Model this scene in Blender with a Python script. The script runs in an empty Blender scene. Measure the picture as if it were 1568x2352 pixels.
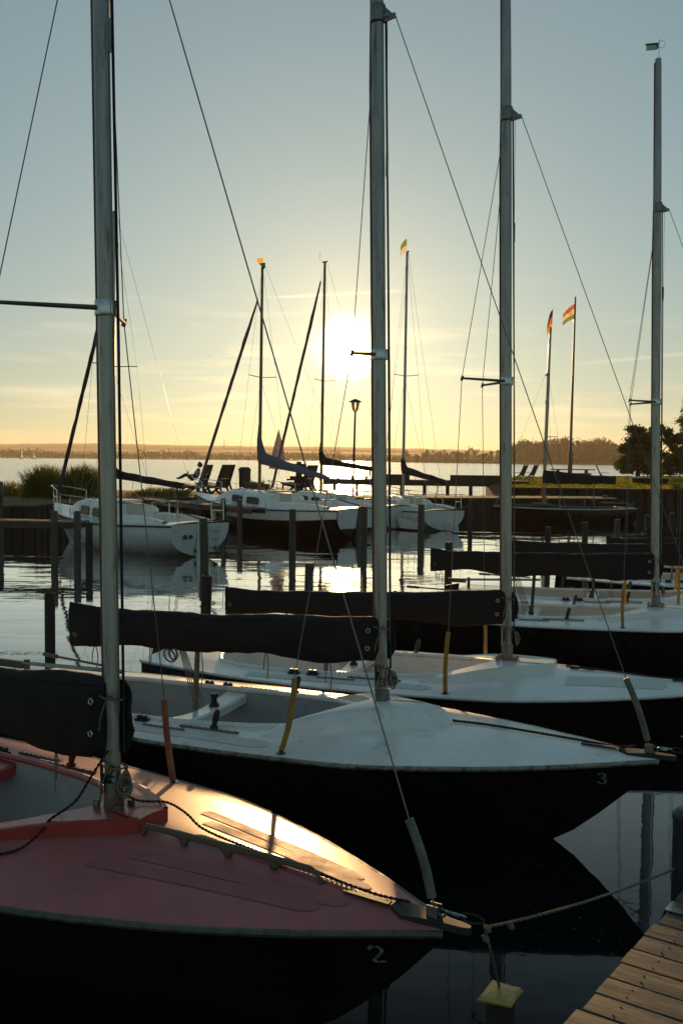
import bpy, bmesh, math, random
from mathutils import Vector, Matrix, noise as mnoise
PI = math.pi
HAZE_D, HAZE_G = 0.00015, 0.38
R = math.radians
random.seed(7)
scene = bpy.context.scene
COL = scene.collection

# ------------------------------------------------------------------ camera
CAM_H = 2.45
FPX = 2287.0                      # focal length in photo pixels (1568 x 2352 frame)
PITCH, ROLL = R(3.03), R(0.55)
_f = Vector((0, math.cos(PITCH), -math.sin(PITCH)))
_u0 = Vector((0, math.sin(PITCH), math.cos(PITCH)))
_r0 = Vector((1, 0, 0))
_r = _r0 * math.cos(ROLL) + _u0 * math.sin(ROLL)
_u = _u0 * math.cos(ROLL) - _r0 * math.sin(ROLL)
CAM_P = Vector((0, 0, CAM_H))
cam_d = bpy.data.cameras.new('camera')
cam_d.sensor_fit = 'VERTICAL'; cam_d.sensor_height = 36.0; cam_d.sensor_width = 24.0
cam_d.lens = 36.0 * FPX / 2352.0
cam_d.clip_start = 0.05; cam_d.clip_end = 20000
cam = bpy.data.objects.new('camera', cam_d); COL.objects.link(cam)
m3 = Matrix((_r, _u, -_f)).transposed()
cam.matrix_world = Matrix.Translation(CAM_P) @ m3.to_4x4()
scene.camera = cam

def ray(px, py):
    return _f + _r * ((px - 784) / FPX) + _u * ((1176 - py) / FPX)
def at(px, py, Y):                # the point at ground distance Y seen there
    d = ray(px, py); return CAM_P + d * (Y / d.y)
def atz(px, py, z):               # the point at height z seen there
    d = ray(px, py); return CAM_P + d * ((z - CAM_H) / d.z)

# ------------------------------------------------------------------ world, sun, exposure
SUN_DIR = ray(797, 798).normalized()
SUN_EL = math.asin(SUN_DIR.z); SUN_AZ = math.atan2(SUN_DIR.x, SUN_DIR.y)
world = bpy.data.worlds.new('World'); scene.world = world; world.use_nodes = True
nt = world.node_tree; nt.nodes.clear()
def N(t, kind, **kw):
    n = t.nodes.new(kind)
    for k, v in kw.items(): setattr(n, k, v)
    return n
def math_node(t, op, a, b=None, clamp=False):
    n = N(t, 'ShaderNodeMath', operation=op, use_clamp=clamp)
    for i, v in enumerate((a, b)):
        if v is None: continue
        if isinstance(v, (int, float)): n.inputs[i].default_value = v
        else: t.links.new(v, n.inputs[i])
    return n.outputs[0]
def vscale(t, col, fac):
    n = N(t, 'ShaderNodeVectorMath', operation='SCALE')
    if isinstance(col, tuple): n.inputs[0].default_value = col
    else: t.links.new(col, n.inputs[0])
    if isinstance(fac, (int, float)): n.inputs['Scale'].default_value = fac
    else: t.links.new(fac, n.inputs['Scale'])
    return n.outputs[0]
def vadd(t, a, b, op='ADD'):
    n = N(t, 'ShaderNodeVectorMath', operation=op)
    for i, v in enumerate((a, b)):
        if isinstance(v, tuple): n.inputs[i].default_value = v
        else: t.links.new(v, n.inputs[i])
    return n.outputs[0]
sky = N(nt, 'ShaderNodeTexSky', sky_type='NISHITA')
sky.sun_disc = False; sky.sun_elevation = SUN_EL; sky.sun_rotation = SUN_AZ
sky.altitude = 30; sky.air_density = 1.0; sky.dust_density = 0.3; sky.ozone_density = 2.4
tc = N(nt, 'ShaderNodeTexCoord')
dirn = N(nt, 'ShaderNodeVectorMath', operation='NORMALIZE'); nt.links.new(tc.outputs['Generated'], dirn.inputs[0])
dotn = N(nt, 'ShaderNodeVectorMath', operation='DOT_PRODUCT'); nt.links.new(dirn.outputs[0], dotn.inputs[0]); dotn.inputs[1].default_value = SUN_DIR
ang = math_node(nt, 'MULTIPLY', math_node(nt, 'ARCCOSINE', math_node(nt, 'MINIMUM', dotn.outputs['Value'], 0.9999999)), 180 / PI)   # degrees from the sun
sep = N(nt, 'ShaderNodeSeparateXYZ'); nt.links.new(dirn.outputs[0], sep.inputs[0])
el = math_node(nt, 'MULTIPLY', math_node(nt, 'ARCSINE', sep.outputs['Z']), 180 / PI)
az = math_node(nt, 'MULTIPLY', math_node(nt, 'ARCTAN2', sep.outputs['X'], sep.outputs['Y']), 180 / PI)
def lobe(width, power=1.0):       # exp(-(angle/width)^power)
    q = math_node(nt, 'DIVIDE', ang, width)
    if power != 1.0: q = math_node(nt, 'POWER', q, power)
    return math_node(nt, 'EXPONENT', math_node(nt, 'MULTIPLY', q, -1.0))
# thin bands of cirrus low in the sky: long in azimuth, short in height
cxy = N(nt, 'ShaderNodeCombineXYZ'); nt.links.new(math_node(nt, 'MULTIPLY', az, 0.11), cxy.inputs[0]); nt.links.new(math_node(nt, 'MULTIPLY', el, 1.15), cxy.inputs[1])
cn = N(nt, 'ShaderNodeTexNoise'); cn.inputs['Scale'].default_value = 1.0; cn.inputs['Detail'].default_value = 6; cn.inputs['Roughness'].default_value = 0.55; cn.inputs['Distortion'].default_value = 0.4
nt.links.new(cxy.outputs[0], cn.inputs['Vector'])
cr = N(nt, 'ShaderNodeMapRange'); cr.inputs['From Min'].default_value = 0.52; cr.inputs['From Max'].default_value = 0.78; nt.links.new(cn.outputs['Fac'], cr.inputs['Value'])
lowb = N(nt, 'ShaderNodeMapRange'); lowb.inputs['From Min'].default_value = 11; lowb.inputs['From Max'].default_value = 3; nt.links.new(el, lowb.inputs['Value'])
cloud = math_node(nt, 'MULTIPLY', cr.outputs[0], lowb.outputs[0])
SKY_K = 0.10
gm = N(nt, 'ShaderNodeGamma'); gm.inputs['Gamma'].default_value = 0.5; nt.links.new(vscale(nt, sky.outputs[0], SKY_K), gm.inputs['Color'])   # film-like shoulder of the bright horizon
skyc = vadd(nt, gm.outputs[0], (0.455, 0.61, 0.61), 'MULTIPLY')
glow = vscale(nt, (1.0, 0.78, 0.40), math_node(nt, 'MULTIPLY', lobe(0.98, 2.0), 22.0))
glow2 = vscale(nt, (1.0, 0.62, 0.22), math_node(nt, 'MULTIPLY', lobe(3.0), 0.75))
glow3 = vscale(nt, (1.0, 0.70, 0.36), math_node(nt, 'MULTIPLY', lobe(14.0), 0.27))
cl = vscale(nt, (1.0, 0.55, 0.22), math_node(nt, 'MULTIPLY', cloud, math_node(nt, 'ADD', math_node(nt, 'MULTIPLY', lobe(5.0), 1.6), 0.24)))
def streak(az0, el0, az1, el1, wid, amp):     # a vapour trail: a straight thin line in the sky, fading to its ends
    line = math_node(nt, 'ADD', math_node(nt, 'MULTIPLY', math_node(nt, 'SUBTRACT', az, az0), (el1 - el0) / (az1 - az0)), el0)
    wob_ = math_node(nt, 'MULTIPLY', math_node(nt, 'SUBTRACT', cn.outputs['Fac'], 0.5), wid * 1.5)
    d_ = math_node(nt, 'DIVIDE', math_node(nt, 'SUBTRACT', math_node(nt, 'ADD', el, wob_), line), wid)
    u_ = math_node(nt, 'DIVIDE', math_node(nt, 'SUBTRACT', az, (az0 + az1) / 2), (az1 - az0) / 2)
    g_ = math_node(nt, 'EXPONENT', math_node(nt, 'MULTIPLY', math_node(nt, 'ADD', math_node(nt, 'MULTIPLY', d_, d_), math_node(nt, 'POWER', math_node(nt, 'ABSOLUTE', u_), 4.0)), -1.0))
    fr_ = math_node(nt, 'LESS_THAN', math_node(nt, 'ABSOLUTE', az), 90.0)
    return math_node(nt, 'MULTIPLY', math_node(nt, 'MULTIPLY', g_, fr_), amp)
trails = math_node(nt, 'ADD', streak(-3.8, 9.1, 3.0, 9.5, 0.06, 0.45), math_node(nt, 'ADD', streak(13.2, 5.4, 20.0, 5.95, 0.10, 0.12), streak(-19.5, 3.5, -13.5, 3.7, 0.28, 0.20)))
cl = vadd(nt, cl, vscale(nt, (1.0, 0.66, 0.34), trails))
elp = math_node(nt, 'MAXIMUM', el, 0.0)
warm = vscale(nt, (1.0, 0.44, 0.07), math_node(nt, 'MULTIPLY', math_node(nt, 'MULTIPLY', math_node(nt, 'EXPONENT', math_node(nt, 'DIVIDE', elp, -4.5)), lobe(40.0)), 0.31))   # dusty low air towards the sun
tot = vadd(nt, vadd(nt, vadd(nt, skyc, glow), warm), vadd(nt, vadd(nt, glow2, glow3), cl))
bg = N(nt, 'ShaderNodeBackground'); bg.inputs['Strength'].default_value = 1.0; nt.links.new(tot, bg.inputs['Color'])
wo = N(nt, 'ShaderNodeOutputWorld'); nt.links.new(bg.outputs[0], wo.inputs['Surface'])
world.cycles.sampling_method = 'MANUAL'; world.cycles.sample_map_resolution = 1024

sun_l = bpy.data.lights.new('sun', 'SUN'); sun_l.energy = 5.0; sun_l.angle = R(0.9); sun_l.color = (1.0, 0.60, 0.24)
sun_o = bpy.data.objects.new('sun', sun_l); COL.objects.link(sun_o)
sun_o.rotation_euler = SUN_DIR.to_track_quat('Z', 'Y').to_euler(); sun_o.location = SUN_DIR * 100

scene.view_settings.view_transform = 'Standard'; scene.view_settings.look = 'None'
scene.view_settings.exposure = 0.0; scene.view_settings.gamma = 1.0
scene.render.engine = 'CYCLES'
cy = scene.cycles
cy.use_denoising = True; cy.max_bounces = 6; cy.diffuse_bounces = 3; cy.glossy_bounces = 4; cy.transmission_bounces = 4; cy.transparent_max_bounces = 8; cy.volume_bounces = 0
cy.caustics_reflective = False; cy.caustics_refractive = False; cy.sample_clamp_indirect = 6.0

# ------------------------------------------------------------------ materials
def mat(name, col, rough=0.5, metal=0.0, var=0.15, vs=6.0, bump=0.0, bs=80.0, spec=0.5, dirt=None, coat=0.0, alpha=None, trans=0.0, stretch=(1, 1, 1), rvar=0.12, speck=None):
    m = bpy.data.materials.new(name); m.use_nodes = True
    t = m.node_tree; b = t.nodes['Principled BSDF']
    co = N(t, 'ShaderNodeTexCoord')
    mp = N(t, 'ShaderNodeMapping'); mp.inputs['Scale'].default_value = stretch; t.links.new(co.outputs['Object'], mp.inputs['Vector'])
    n = N(t, 'ShaderNodeTexNoise'); n.inputs['Scale'].default_value = vs; n.inputs['Detail'].default_value = 5; n.inputs['Roughness'].default_value = 0.6
    t.links.new(mp.outputs[0], n.inputs['Vector'])
    mr = N(t, 'ShaderNodeMapRange'); mr.inputs['From Min'].default_value = 0.3; mr.inputs['From Max'].default_value = 0.7
    mr.inputs['To Min'].default_value = 1 - var; mr.inputs['To Max'].default_value = 1 + var; t.links.new(n.outputs['Fac'], mr.inputs['Value'])
    c = vscale(t, tuple(col), mr.outputs[0])
    if dirt:
        dcol, dscale, dlo, dhi = dirt
        dn = N(t, 'ShaderNodeTexNoise'); dn.inputs['Scale'].default_value = dscale; dn.inputs['Detail'].default_value = 8; dn.inputs['Roughness'].default_value = 0.7
        t.links.new(mp.outputs[0], dn.inputs['Vector'])
        dr = N(t, 'ShaderNodeMapRange'); dr.inputs['From Min'].default_value = dlo; dr.inputs['From Max'].default_value = dhi; t.links.new(dn.outputs['Fac'], dr.inputs['Value'])
        mx = N(t, 'ShaderNodeMix', data_type='RGBA'); t.links.new(dr.outputs[0], mx.inputs['Factor']); t.links.new(c, mx.inputs['A']); mx.inputs['B'].default_value = (*dcol, 1)
        c = mx.outputs['Result']
    if speck:                     # scattered grime spots and short scuffs
        for sc_, lo_, st_ in ((speck[0], speck[1], (1, 1, 1)), (speck[0] * .35, speck[1] + .01, (.35, 2.2, 1))):
            m2 = N(t, 'ShaderNodeMapping'); m2.inputs['Scale'].default_value = st_; m2.inputs['Rotation'].default_value = (0, 0, .5); t.links.new(co.outputs['Object'], m2.inputs['Vector'])
            sn = N(t, 'ShaderNodeTexNoise'); sn.inputs['Scale'].default_value = sc_; sn.inputs['Detail'].default_value = 3; t.links.new(m2.outputs[0], sn.inputs['Vector'])
            sr = N(t, 'ShaderNodeMapRange'); sr.inputs['From Min'].default_value = lo_; sr.inputs['From Max'].default_value = lo_ + .05; sr.inputs['To Max'].default_value = speck[2]; t.links.new(sn.outputs['Fac'], sr.inputs['Value'])
            mx = N(t, 'ShaderNodeMix', data_type='RGBA'); t.links.new(sr.outputs[0], mx.inputs['Factor']); t.links.new(c, mx.inputs['A']); mx.inputs['B'].default_value = (col[0] * .25, col[1] * .22, col[2] * .18, 1); c = mx.outputs['Result']
    t.links.new(c, b.inputs['Base Color'])
    rr = N(t, 'ShaderNodeMapRange'); rr.inputs['From Min'].default_value = 0.3; rr.inputs['From Max'].default_value = 0.7
    rr.inputs['To Min'].default_value = max(0.02, rough - rvar * rough); rr.inputs['To Max'].default_value = min(1, rough + rvar * rough * 2); t.links.new(n.outputs['Fac'], rr.inputs['Value'])
    t.links.new(rr.outputs[0], b.inputs['Roughness'])
    b.inputs['Metallic'].default_value = metal; b.inputs['Specular IOR Level'].default_value = spec; b.inputs['Coat Weight'].default_value = coat; b.inputs['Coat Roughness'].default_value = 0.08
    if trans: b.inputs['Transmission Weight'].default_value = trans
    if alpha is not None: b.inputs['Alpha'].default_value = alpha
    if bump:
        bn = N(t, 'ShaderNodeTexNoise'); bn.inputs['Scale'].default_value = bs; bn.inputs['Detail'].default_value = 4; t.links.new(mp.outputs[0], bn.inputs['Vector'])
        bb = N(t, 'ShaderNodeBump'); bb.inputs['Strength'].default_value = bump; bb.inputs['Distance'].default_value = 0.01
        t.links.new(bn.outputs['Fac'], bb.inputs['Height']); t.links.new(bb.outputs[0], b.inputs['Normal'])
    return m
def leaf_mat(name, col, var=0.45, tr=0.5):
    m = bpy.data.materials.new(name); m.use_nodes = True; t = m.node_tree; t.nodes.clear()
    co = N(t, 'ShaderNodeTexCoord'); n = N(t, 'ShaderNodeTexNoise'); n.inputs['Scale'].default_value = 0.9; n.inputs['Detail'].default_value = 6
    t.links.new(co.outputs['Object'], n.inputs['Vector'])
    mr = N(t, 'ShaderNodeMapRange'); mr.inputs['From Min'].default_value = 0.3; mr.inputs['From Max'].default_value = 0.7; mr.inputs['To Min'].default_value = 1 - var; mr.inputs['To Max'].default_value = 1 + var
    t.links.new(n.outputs['Fac'], mr.inputs['Value']); c = vscale(t, tuple(col), mr.outputs[0])
    d = N(t, 'ShaderNodeBsdfDiffuse'); t.links.new(c, d.inputs['Color'])
    tr_ = N(t, 'ShaderNodeBsdfTranslucent'); t.links.new(vscale(t, c, 1.5), tr_.inputs['Color'])
    mx = N(t, 'ShaderNodeMixShader'); mx.inputs[0].default_value = tr; t.links.new(d.outputs[0], mx.inputs[1]); t.links.new(tr_.outputs[0], mx.inputs[2])
    o = N(t, 'ShaderNodeOutputMaterial'); t.links.new(mx.outputs[0], o.inputs['Surface'])
    return m
M = {}
M['white_gel'] = mat('white_gelcoat', (0.92, 0.83, 0.72), 0.24, speck=(38, .70, .7), var=0.07, vs=3, bump=0.03, bs=9, coat=0.2, dirt=((0.40, 0.33, 0.24), 9, 0.56, 0.80))
M['white_clean'] = mat('white_paint', (0.91, 0.83, 0.73), 0.26, speck=(34, .71, .55), var=0.07, vs=2, bump=0.03, bs=9, coat=0.2, dirt=((0.46, 0.39, 0.29), 6, 0.57, 0.85))
M['cream'] = mat('cream_liner', (0.62, 0.56, 0.46), 0.45, var=0.08, vs=3, dirt=((0.35, 0.27, 0.18), 5, 0.6, 0.9))
M['grey_liner'] = mat('grey_liner', (0.36, 0.36, 0.34), 0.55, var=0.12, vs=4, dirt=((0.15, 0.12, 0.09), 6, 0.58, 0.85))
M['red_deck'] = mat('faded_red_gelcoat', (0.46, 0.135, 0.12), 0.40, spec=0.15, speck=(36, .70, .6), var=0.12, vs=3, bump=0.03, bs=9, coat=0.02, dirt=((0.30, 0.13, 0.11), 4, 0.5, 0.8))
M['red_trim'] = mat('red_trim', (0.42, 0.05, 0.035), 0.32, var=0.08, coat=0.2)
M['red_strip'] = mat('darker_red', (0.37, 0.10, 0.092), 0.6, var=0.12, bump=0.3, bs=300)
M['white_pad'] = mat('white_nonslip', (0.74, 0.68, 0.59), 0.55, var=0.08, bump=0.3, bs=300)
M['hull_black'] = mat('black_hull_paint', (0.012, 0.010, 0.009), 0.22, var=0.3, vs=2, spec=0.35, bump=0.02, bs=6, dirt=((0.04, 0.028, 0.018), 3, 0.5, 0.8))
M['antifoul'] = mat('red_antifouling', (0.13, 0.02, 0.015), 0.7, var=0.3, vs=5)
M['rub'] = mat('dirty_rub_rail', (0.30, 0.25, 0.17), 0.5, var=0.35, vs=14, dirt=((0.05, 0.04, 0.03), 18, 0.5, 0.62))
M['rub_dark'] = mat('dark_rub_rail', (0.10, 0.085, 0.05), 0.55, var=0.3, vs=14, dirt=((0.03, 0.025, 0.02), 18, 0.5, 0.65))
M['canvas'] = mat('dark_canvas', (0.025, 0.019, 0.016), 0.8, var=0.25, vs=5, bump=0.35, bs=38, spec=0.25, dirt=((0.10, 0.09, 0.085), 26, 0.71, 0.80))
M['canvas_blue'] = mat('grey_blue_canvas', (0.16, 0.15, 0.18), 0.85, var=0.12, vs=3, bump=0.25, bs=20, spec=0.2)
M['alu'] = mat('weathered_aluminium', (0.33, 0.30, 0.26), 0.30, metal=0.8, var=0.18, vs=5, stretch=(3, 3, 0.5), bump=0.05, bs=30, dirt=((0.13, 0.095, 0.06), 9, 0.54, 0.74))
M['alu_dark'] = mat('dark_anodised_alloy', (0.17, 0.12, 0.08), 0.45, metal=0.6, var=0.2, vs=5)
M['mast_track'] = mat('brown_mast_track', (0.13, 0.055, 0.035), 0.6, var=0.25, vs=12)
M['steel'] = mat('stainless_steel', (0.55, 0.54, 0.51), 0.22, metal=1.0, var=0.12, vs=20)
M['steel_dull'] = mat('dull_steel', (0.22, 0.20, 0.17), 0.42, metal=0.9, var=0.3, vs=18, dirt=((0.08, 0.05, 0.03), 22, 0.55, 0.75))
M['wire'] = mat('rigging_wire', (0.16, 0.14, 0.12), 0.4, metal=0.8, var=0.1)
M['rope'] = mat('weathered_rope', (0.22, 0.18, 0.12), 0.9, var=0.4, vs=70, bump=0.9, bs=150, spec=0.1)
M['rope_dark'] = mat('dark_rope', (0.045, 0.042, 0.040), 0.9, var=0.4, vs=70, bump=0.9, bs=150, spec=0.1)
M['yellow'] = mat('yellow_plastic', (0.42, 0.21, 0.015), 0.5, var=0.2, vs=8, dirt=((0.16, 0.09, 0.02), 9, 0.55, 0.8), trans=0.0)
M['brown_tube'] = mat('grimy_orange_tube', (0.30, 0.13, 0.05), 0.55, var=0.3, vs=9, dirt=((0.09, 0.05, 0.03), 12, 0.52, 0.75))
M['grey_tube'] = mat('grimy_grey_tube', (0.17, 0.15, 0.11), 0.6, var=0.3, vs=14, dirt=((0.06, 0.05, 0.03), 20, 0.5, 0.7))
M['bronze'] = mat('oiled_wood_rail', (0.10, 0.062, 0.028), 0.38, var=0.35, vs=12, stretch=(0.3, 3, 3), bump=0.2, bs=40)
M['black'] = mat('black_plastic', (0.014, 0.013, 0.012), 0.4, var=0.2)
M['paint_number'] = mat('pale_stencil_paint', (0.24, 0.24, 0.24), 0.6, var=0.25, vs=40, dirt=((0.05, 0.05, 0.05), 60, 0.6, 0.7))
M['brass'] = mat('golden_metal_cap', (0.58, 0.36, 0.09), 0.38, metal=0.35, var=0.25, vs=20, bump=0.35, bs=24)
M['pile'] = mat('dark_timber_pile', (0.045, 0.032, 0.022), 0.8, var=0.45, vs=6, stretch=(4, 4, 0.5), bump=0.6, bs=20)
M['pile_wood'] = mat('weathered_timber_pile', (0.10, 0.075, 0.05), 0.85, var=0.45, vs=6, stretch=(4, 4, 0.5), bump=0.7, bs=20)
M['pile_blue'] = mat('blue_grey_steel_pile', (0.035, 0.042, 0.05), 0.5, var=0.3, vs=6)
M['plank'] = mat('wet_dock_planks', (0.15, 0.09, 0.038), 0.5, var=0.45, vs=9, stretch=(0.7, 5, 5), bump=0.12, bs=40, dirt=((0.028, 0.016, 0.008), 4.0, 0.47, 0.56))
M['plank2'] = mat('grey_dock_planks', (0.24, 0.17, 0.10), 0.85, var=0.35, vs=7, stretch=(0.7, 5, 5), bump=0.4, bs=30)
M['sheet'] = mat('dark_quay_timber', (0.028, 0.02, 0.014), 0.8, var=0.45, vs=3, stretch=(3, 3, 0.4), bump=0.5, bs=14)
M['soil'] = mat('dry_ground', (0.20, 0.12, 0.055), 0.95, spec=0.05, var=0.35, vs=1.2, bump=0.6, bs=7)
M['lawn'] = mat('mown_grass', (0.12, 0.12, 0.02), 0.95, spec=0.0, var=0.4, vs=2.0, bump=0.8, bs=9)
M['grass'] = leaf_mat('grass_blades', (0.11, 0.11, 0.02), tr=0.5)
M['lawn_blade'] = leaf_mat('lawn_blades', (0.20, 0.18, 0.025), tr=0.5)
M['leaf'] = leaf_mat('dark_leaves', (0.065, 0.075, 0.014), tr=0.45)
M['leaf_far'] = leaf_mat('far_leaves', (0.03, 0.034, 0.014), tr=0.15)
M['bark'] = mat('bark', (0.05, 0.036, 0.025), 0.9, var=0.4, vs=8, bump=0.8, bs=12)
M['hill'] = mat('wooded_hill', (0.045, 0.05, 0.03), 1.0, var=0.4, vs=0.02, bump=0.0)
M['bench'] = mat('dark_bench_timber', (0.06, 0.04, 0.026), 0.7, var=0.35, vs=10, bump=0.4, bs=30)
M['iron'] = mat('cast_iron', (0.022, 0.02, 0.018), 0.55, var=0.25)
M['glass_dark'] = mat('dark_cabin_glass', (0.025, 0.016, 0.011), 0.2, var=0.2, spec=0.3)
M['lamp_glass'] = mat('milky_lamp_glass', (0.55, 0.42, 0.26), 0.35, var=0.1, trans=0.3)
M['skin'] = mat('skin', (0.42, 0.22, 0.14), 0.55, var=0.1)
M['hair'] = mat('hair', (0.05, 0.028, 0.016), 0.6, var=0.3)
M['shirt'] = mat('striped_pale_shirt', (0.45, 0.44, 0.44), 0.85, var=0.1)
M['trousers'] = mat('dark_trousers', (0.02, 0.018, 0.02), 0.85, var=0.2)
M['orange'] = mat('orange_plastic', (0.60, 0.26, 0.03), 0.5)
M['fl_red'] = leaf_mat('red_flag_cloth', (0.42, 0.10, 0.05), var=0.1, tr=0.6)
M['fl_white'] = leaf_mat('white_flag_cloth', (0.6, 0.52, 0.42), var=0.08, tr=0.55)
M['fl_green'] = leaf_mat('green_flag_cloth', (0.17, 0.20, 0.05), var=0.1, tr=0.6)
M['fl_gold'] = leaf_mat('gold_flag_cloth', (0.60, 0.36, 0.05), var=0.1, tr=0.6)
M['fl_black'] = leaf_mat('black_flag_cloth', (0.03, 0.02, 0.02), var=0.1, tr=0.4)
M['sail'] = leaf_mat('white_sailcloth', (0.6, 0.57, 0.5), var=0.06, tr=0.5)
M['purple'] = leaf_mat('mauve_sailcloth', (0.22, 0.18, 0.20), var=0.1, tr=0.3)
M['furl'] = mat('brown_furled_sail', (0.17, 0.10, 0.075), 0.8, var=0.25, vs=14, stretch=(1, 1, 0.3))
M['furl_dark'] = mat('dark_furled_sail', (0.05, 0.04, 0.038), 0.8, var=0.4, vs=20, stretch=(1, 1, 0.3))
M['gold_mast'] = mat('tan_painted_mast', (0.26, 0.16, 0.05), 0.45, var=0.15)

# ------------------------------------------------------------------ mesh helpers
class MB:
    def __init__(s): s.v = []; s.f = []
    def add(s, vs, fs):
        o = len(s.v); s.v += [tuple(p) for p in vs]; s.f += [tuple(i + o for i in f) for f in fs]; return s
    def box(s, c, d, rz=0.0, mtx=None):
        x, y, z = d[0] / 2, d[1] / 2, d[2] / 2
        ps = [Vector((sx * x, sy * y, sz * z)) for sz in (-1, 1) for sx, sy in ((-1, -1), (1, -1), (1, 1), (-1, 1))]
        m = Matrix.Rotation(rz, 3, 'Z') if mtx is None else mtx
        ps = [m @ p + Vector(c) for p in ps]
        return s.add(ps, [(3, 2, 1, 0), (4, 5, 6, 7), (0, 1, 5, 4), (1, 2, 6, 5), (2, 3, 7, 6), (3, 0, 4, 7)])
    def beam(s, a, b, w, h, up=(0, 0, 1)):
        a, b = Vector(a), Vector(b); d = (b - a); L = d.length; d.normalize()
        sd = d.cross(Vector(up)); sd.normalize(); u = sd.cross(d)
        return s.box((a + b) / 2, (L, w, h), mtx=Matrix((d, sd, u)).transposed())
    def tube(s, pts, r, n=8, cap=True):
        pts = [Vector(p) for p in pts]; k = len(pts); rs = r if isinstance(r, (list, tuple)) else [r] * k
        rings = []; prev = None
        for i, p in enumerate(pts):
            t = (pts[min(i + 1, k - 1)] - pts[max(i - 1, 0)]); t.normalize()
            if prev is None:
                ref = Vector((0, 0, 1)) if abs(t.z) < 0.9 else Vector((1, 0, 0)); a = t.cross(ref)
            else: a = prev - t * prev.dot(t)
            a.normalize(); prev = a; b = t.cross(a)
            rings.append([p + (a * math.cos(2 * PI * j / n) + b * math.sin(2 * PI * j / n)) * rs[i] for j in range(n)])
        return s.loft(rings, cap)
    def loft(s, rings, cap=True, closed=True):
        n = len(rings[0]); vs = [p for r in rings for p in r]; fs = []
        for i in range(len(rings) - 1):
            for j in range(n if closed else n - 1):
                j2 = (j + 1) % n; fs.append((i * n + j, i * n + j2, (i + 1) * n + j2, (i + 1) * n + j))
        if cap and closed:
            fs.append(tuple(range(n - 1, -1, -1))); o = (len(rings) - 1) * n; fs.append(tuple(range(o, o + n)))
        return s.add(vs, fs)
    def lathe(s, prof, n=12, o=(0, 0, 0), axis=None):
        o = Vector(o); q = Matrix.Identity(3) if axis is None else Vector(axis).to_track_quat('Z', 'Y').to_matrix()
        return s.loft([[o + q @ Vector((r * math.cos(2 * PI * j / n), r * math.sin(2 * PI * j / n), z)) for j in range(n)] for r, z in prof])
    def torus(s, c, R_, r, axis=(0, 0, 1), n=14, k=6, sx=1.0):
        q = Vector(axis).to_track_quat('Z', 'Y').to_matrix(); c = Vector(c); rings = []
        for i in range(n + 1):
            a = 2 * PI * i / n; d = Vector((math.cos(a) * sx, math.sin(a), 0)); e = Vector((math.cos(a), math.sin(a), 0)); rings.append([c + q @ (d * R_ + (e * math.cos(2 * PI * j / k) + Vector((0, 0, 1)) * math.sin(2 * PI * j / k)) * r) for j in range(k)])
        return s.loft(rings, False)
    def prism(s, poly, z0, z1):
        n = len(poly); s.add([(p[0], p[1], z0) for p in poly] + [(p[0], p[1], z1) for p in poly],
            [tuple(range(n - 1, -1, -1)), tuple(range(n, 2 * n))] + [(i, (i + 1) % n, n + (i + 1) % n, n + i) for i in range(n)]); return s
    def build(s, name, m, parent=None, smooth=True, angle=38, loc=None):
        me = bpy.data.meshes.new(name); me.from_pydata(s.v, [], s.f)
        me.materials.append(M[m] if isinstance(m, str) else m)
        if smooth:
            me.polygons.foreach_set('use_smooth', [True] * len(me.polygons)); me.set_sharp_from_angle(angle=R(angle))
        me.update()
        o = bpy.data.objects.new(name, me); COL.objects.link(o)
        if parent: o.parent = parent
        if loc is not None: o.location = loc
        return o
def tag(o, label=None, cat=None, group=None, kind=None):
    for k, v in (('label', label), ('category', cat), ('group', group), ('kind', kind)):
        if v: o[k] = v
    return o
def thing(name, label, cat, loc=(0, 0, 0), rz=0.0, group=None):
    o = bpy.data.objects.new(name, None); COL.objects.link(o); o.empty_display_size = 0.2
    o.location = loc; o.rotation_euler = (0, 0, rz); return tag(o, label, cat, group)
def place(me_obj, parent, loc, rot=(0, 0, 0), scale=(1, 1, 1)):
    c = me_obj.copy(); COL.objects.link(c); c.parent = parent; c.location = loc; c.rotation_euler = rot; c.scale = scale; return c
def cat_rom(tbl, u):
    n = len(tbl)
    if u <= tbl[0][0]: return tbl[0][1]
    if u >= tbl[-1][0]: return tbl[-1][1]
    for i in range(n - 1):
        if tbl[i][0] <= u <= tbl[i + 1][0]: break
    x0, y0 = tbl[i]; x1, y1 = tbl[i + 1]; h = x1 - x0; t = (u - x0) / h
    def slope(k):
        if k == 0: return (tbl[1][1] - tbl[0][1]) / (tbl[1][0] - tbl[0][0])
        if k == n - 1: return (tbl[-1][1] - tbl[-2][1]) / (tbl[-1][0] - tbl[-2][0])
        a = (tbl[k][1] - tbl[k - 1][1]) / (tbl[k][0] - tbl[k - 1][0]); b = (tbl[k + 1][1] - tbl[k][1]) / (tbl[k + 1][0] - tbl[k][0])
        return 0.0 if a * b <= 0 else 2 * a * b / (a + b)
    m0, m1 = slope(i) * h, slope(i + 1) * h
    return (2*t**3 - 3*t*t + 1) * y0 + (t**3 - 2*t*t + t) * m0 + (-2*t**3 + 3*t*t) * y1 + (t**3 - t*t) * m1
def lerp(a, b, t): return a + (b - a) * t
def wob(p, s=1.0): return mnoise.noise(Vector(p) * s)
def sag(a, b, d, n=10):
    a, b = Vector(a), Vector(b); return [a.lerp(b, i / n) - Vector((0, 0, d * 4 * (i / n) * (1 - i / n))) for i in range(n + 1)]

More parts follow.
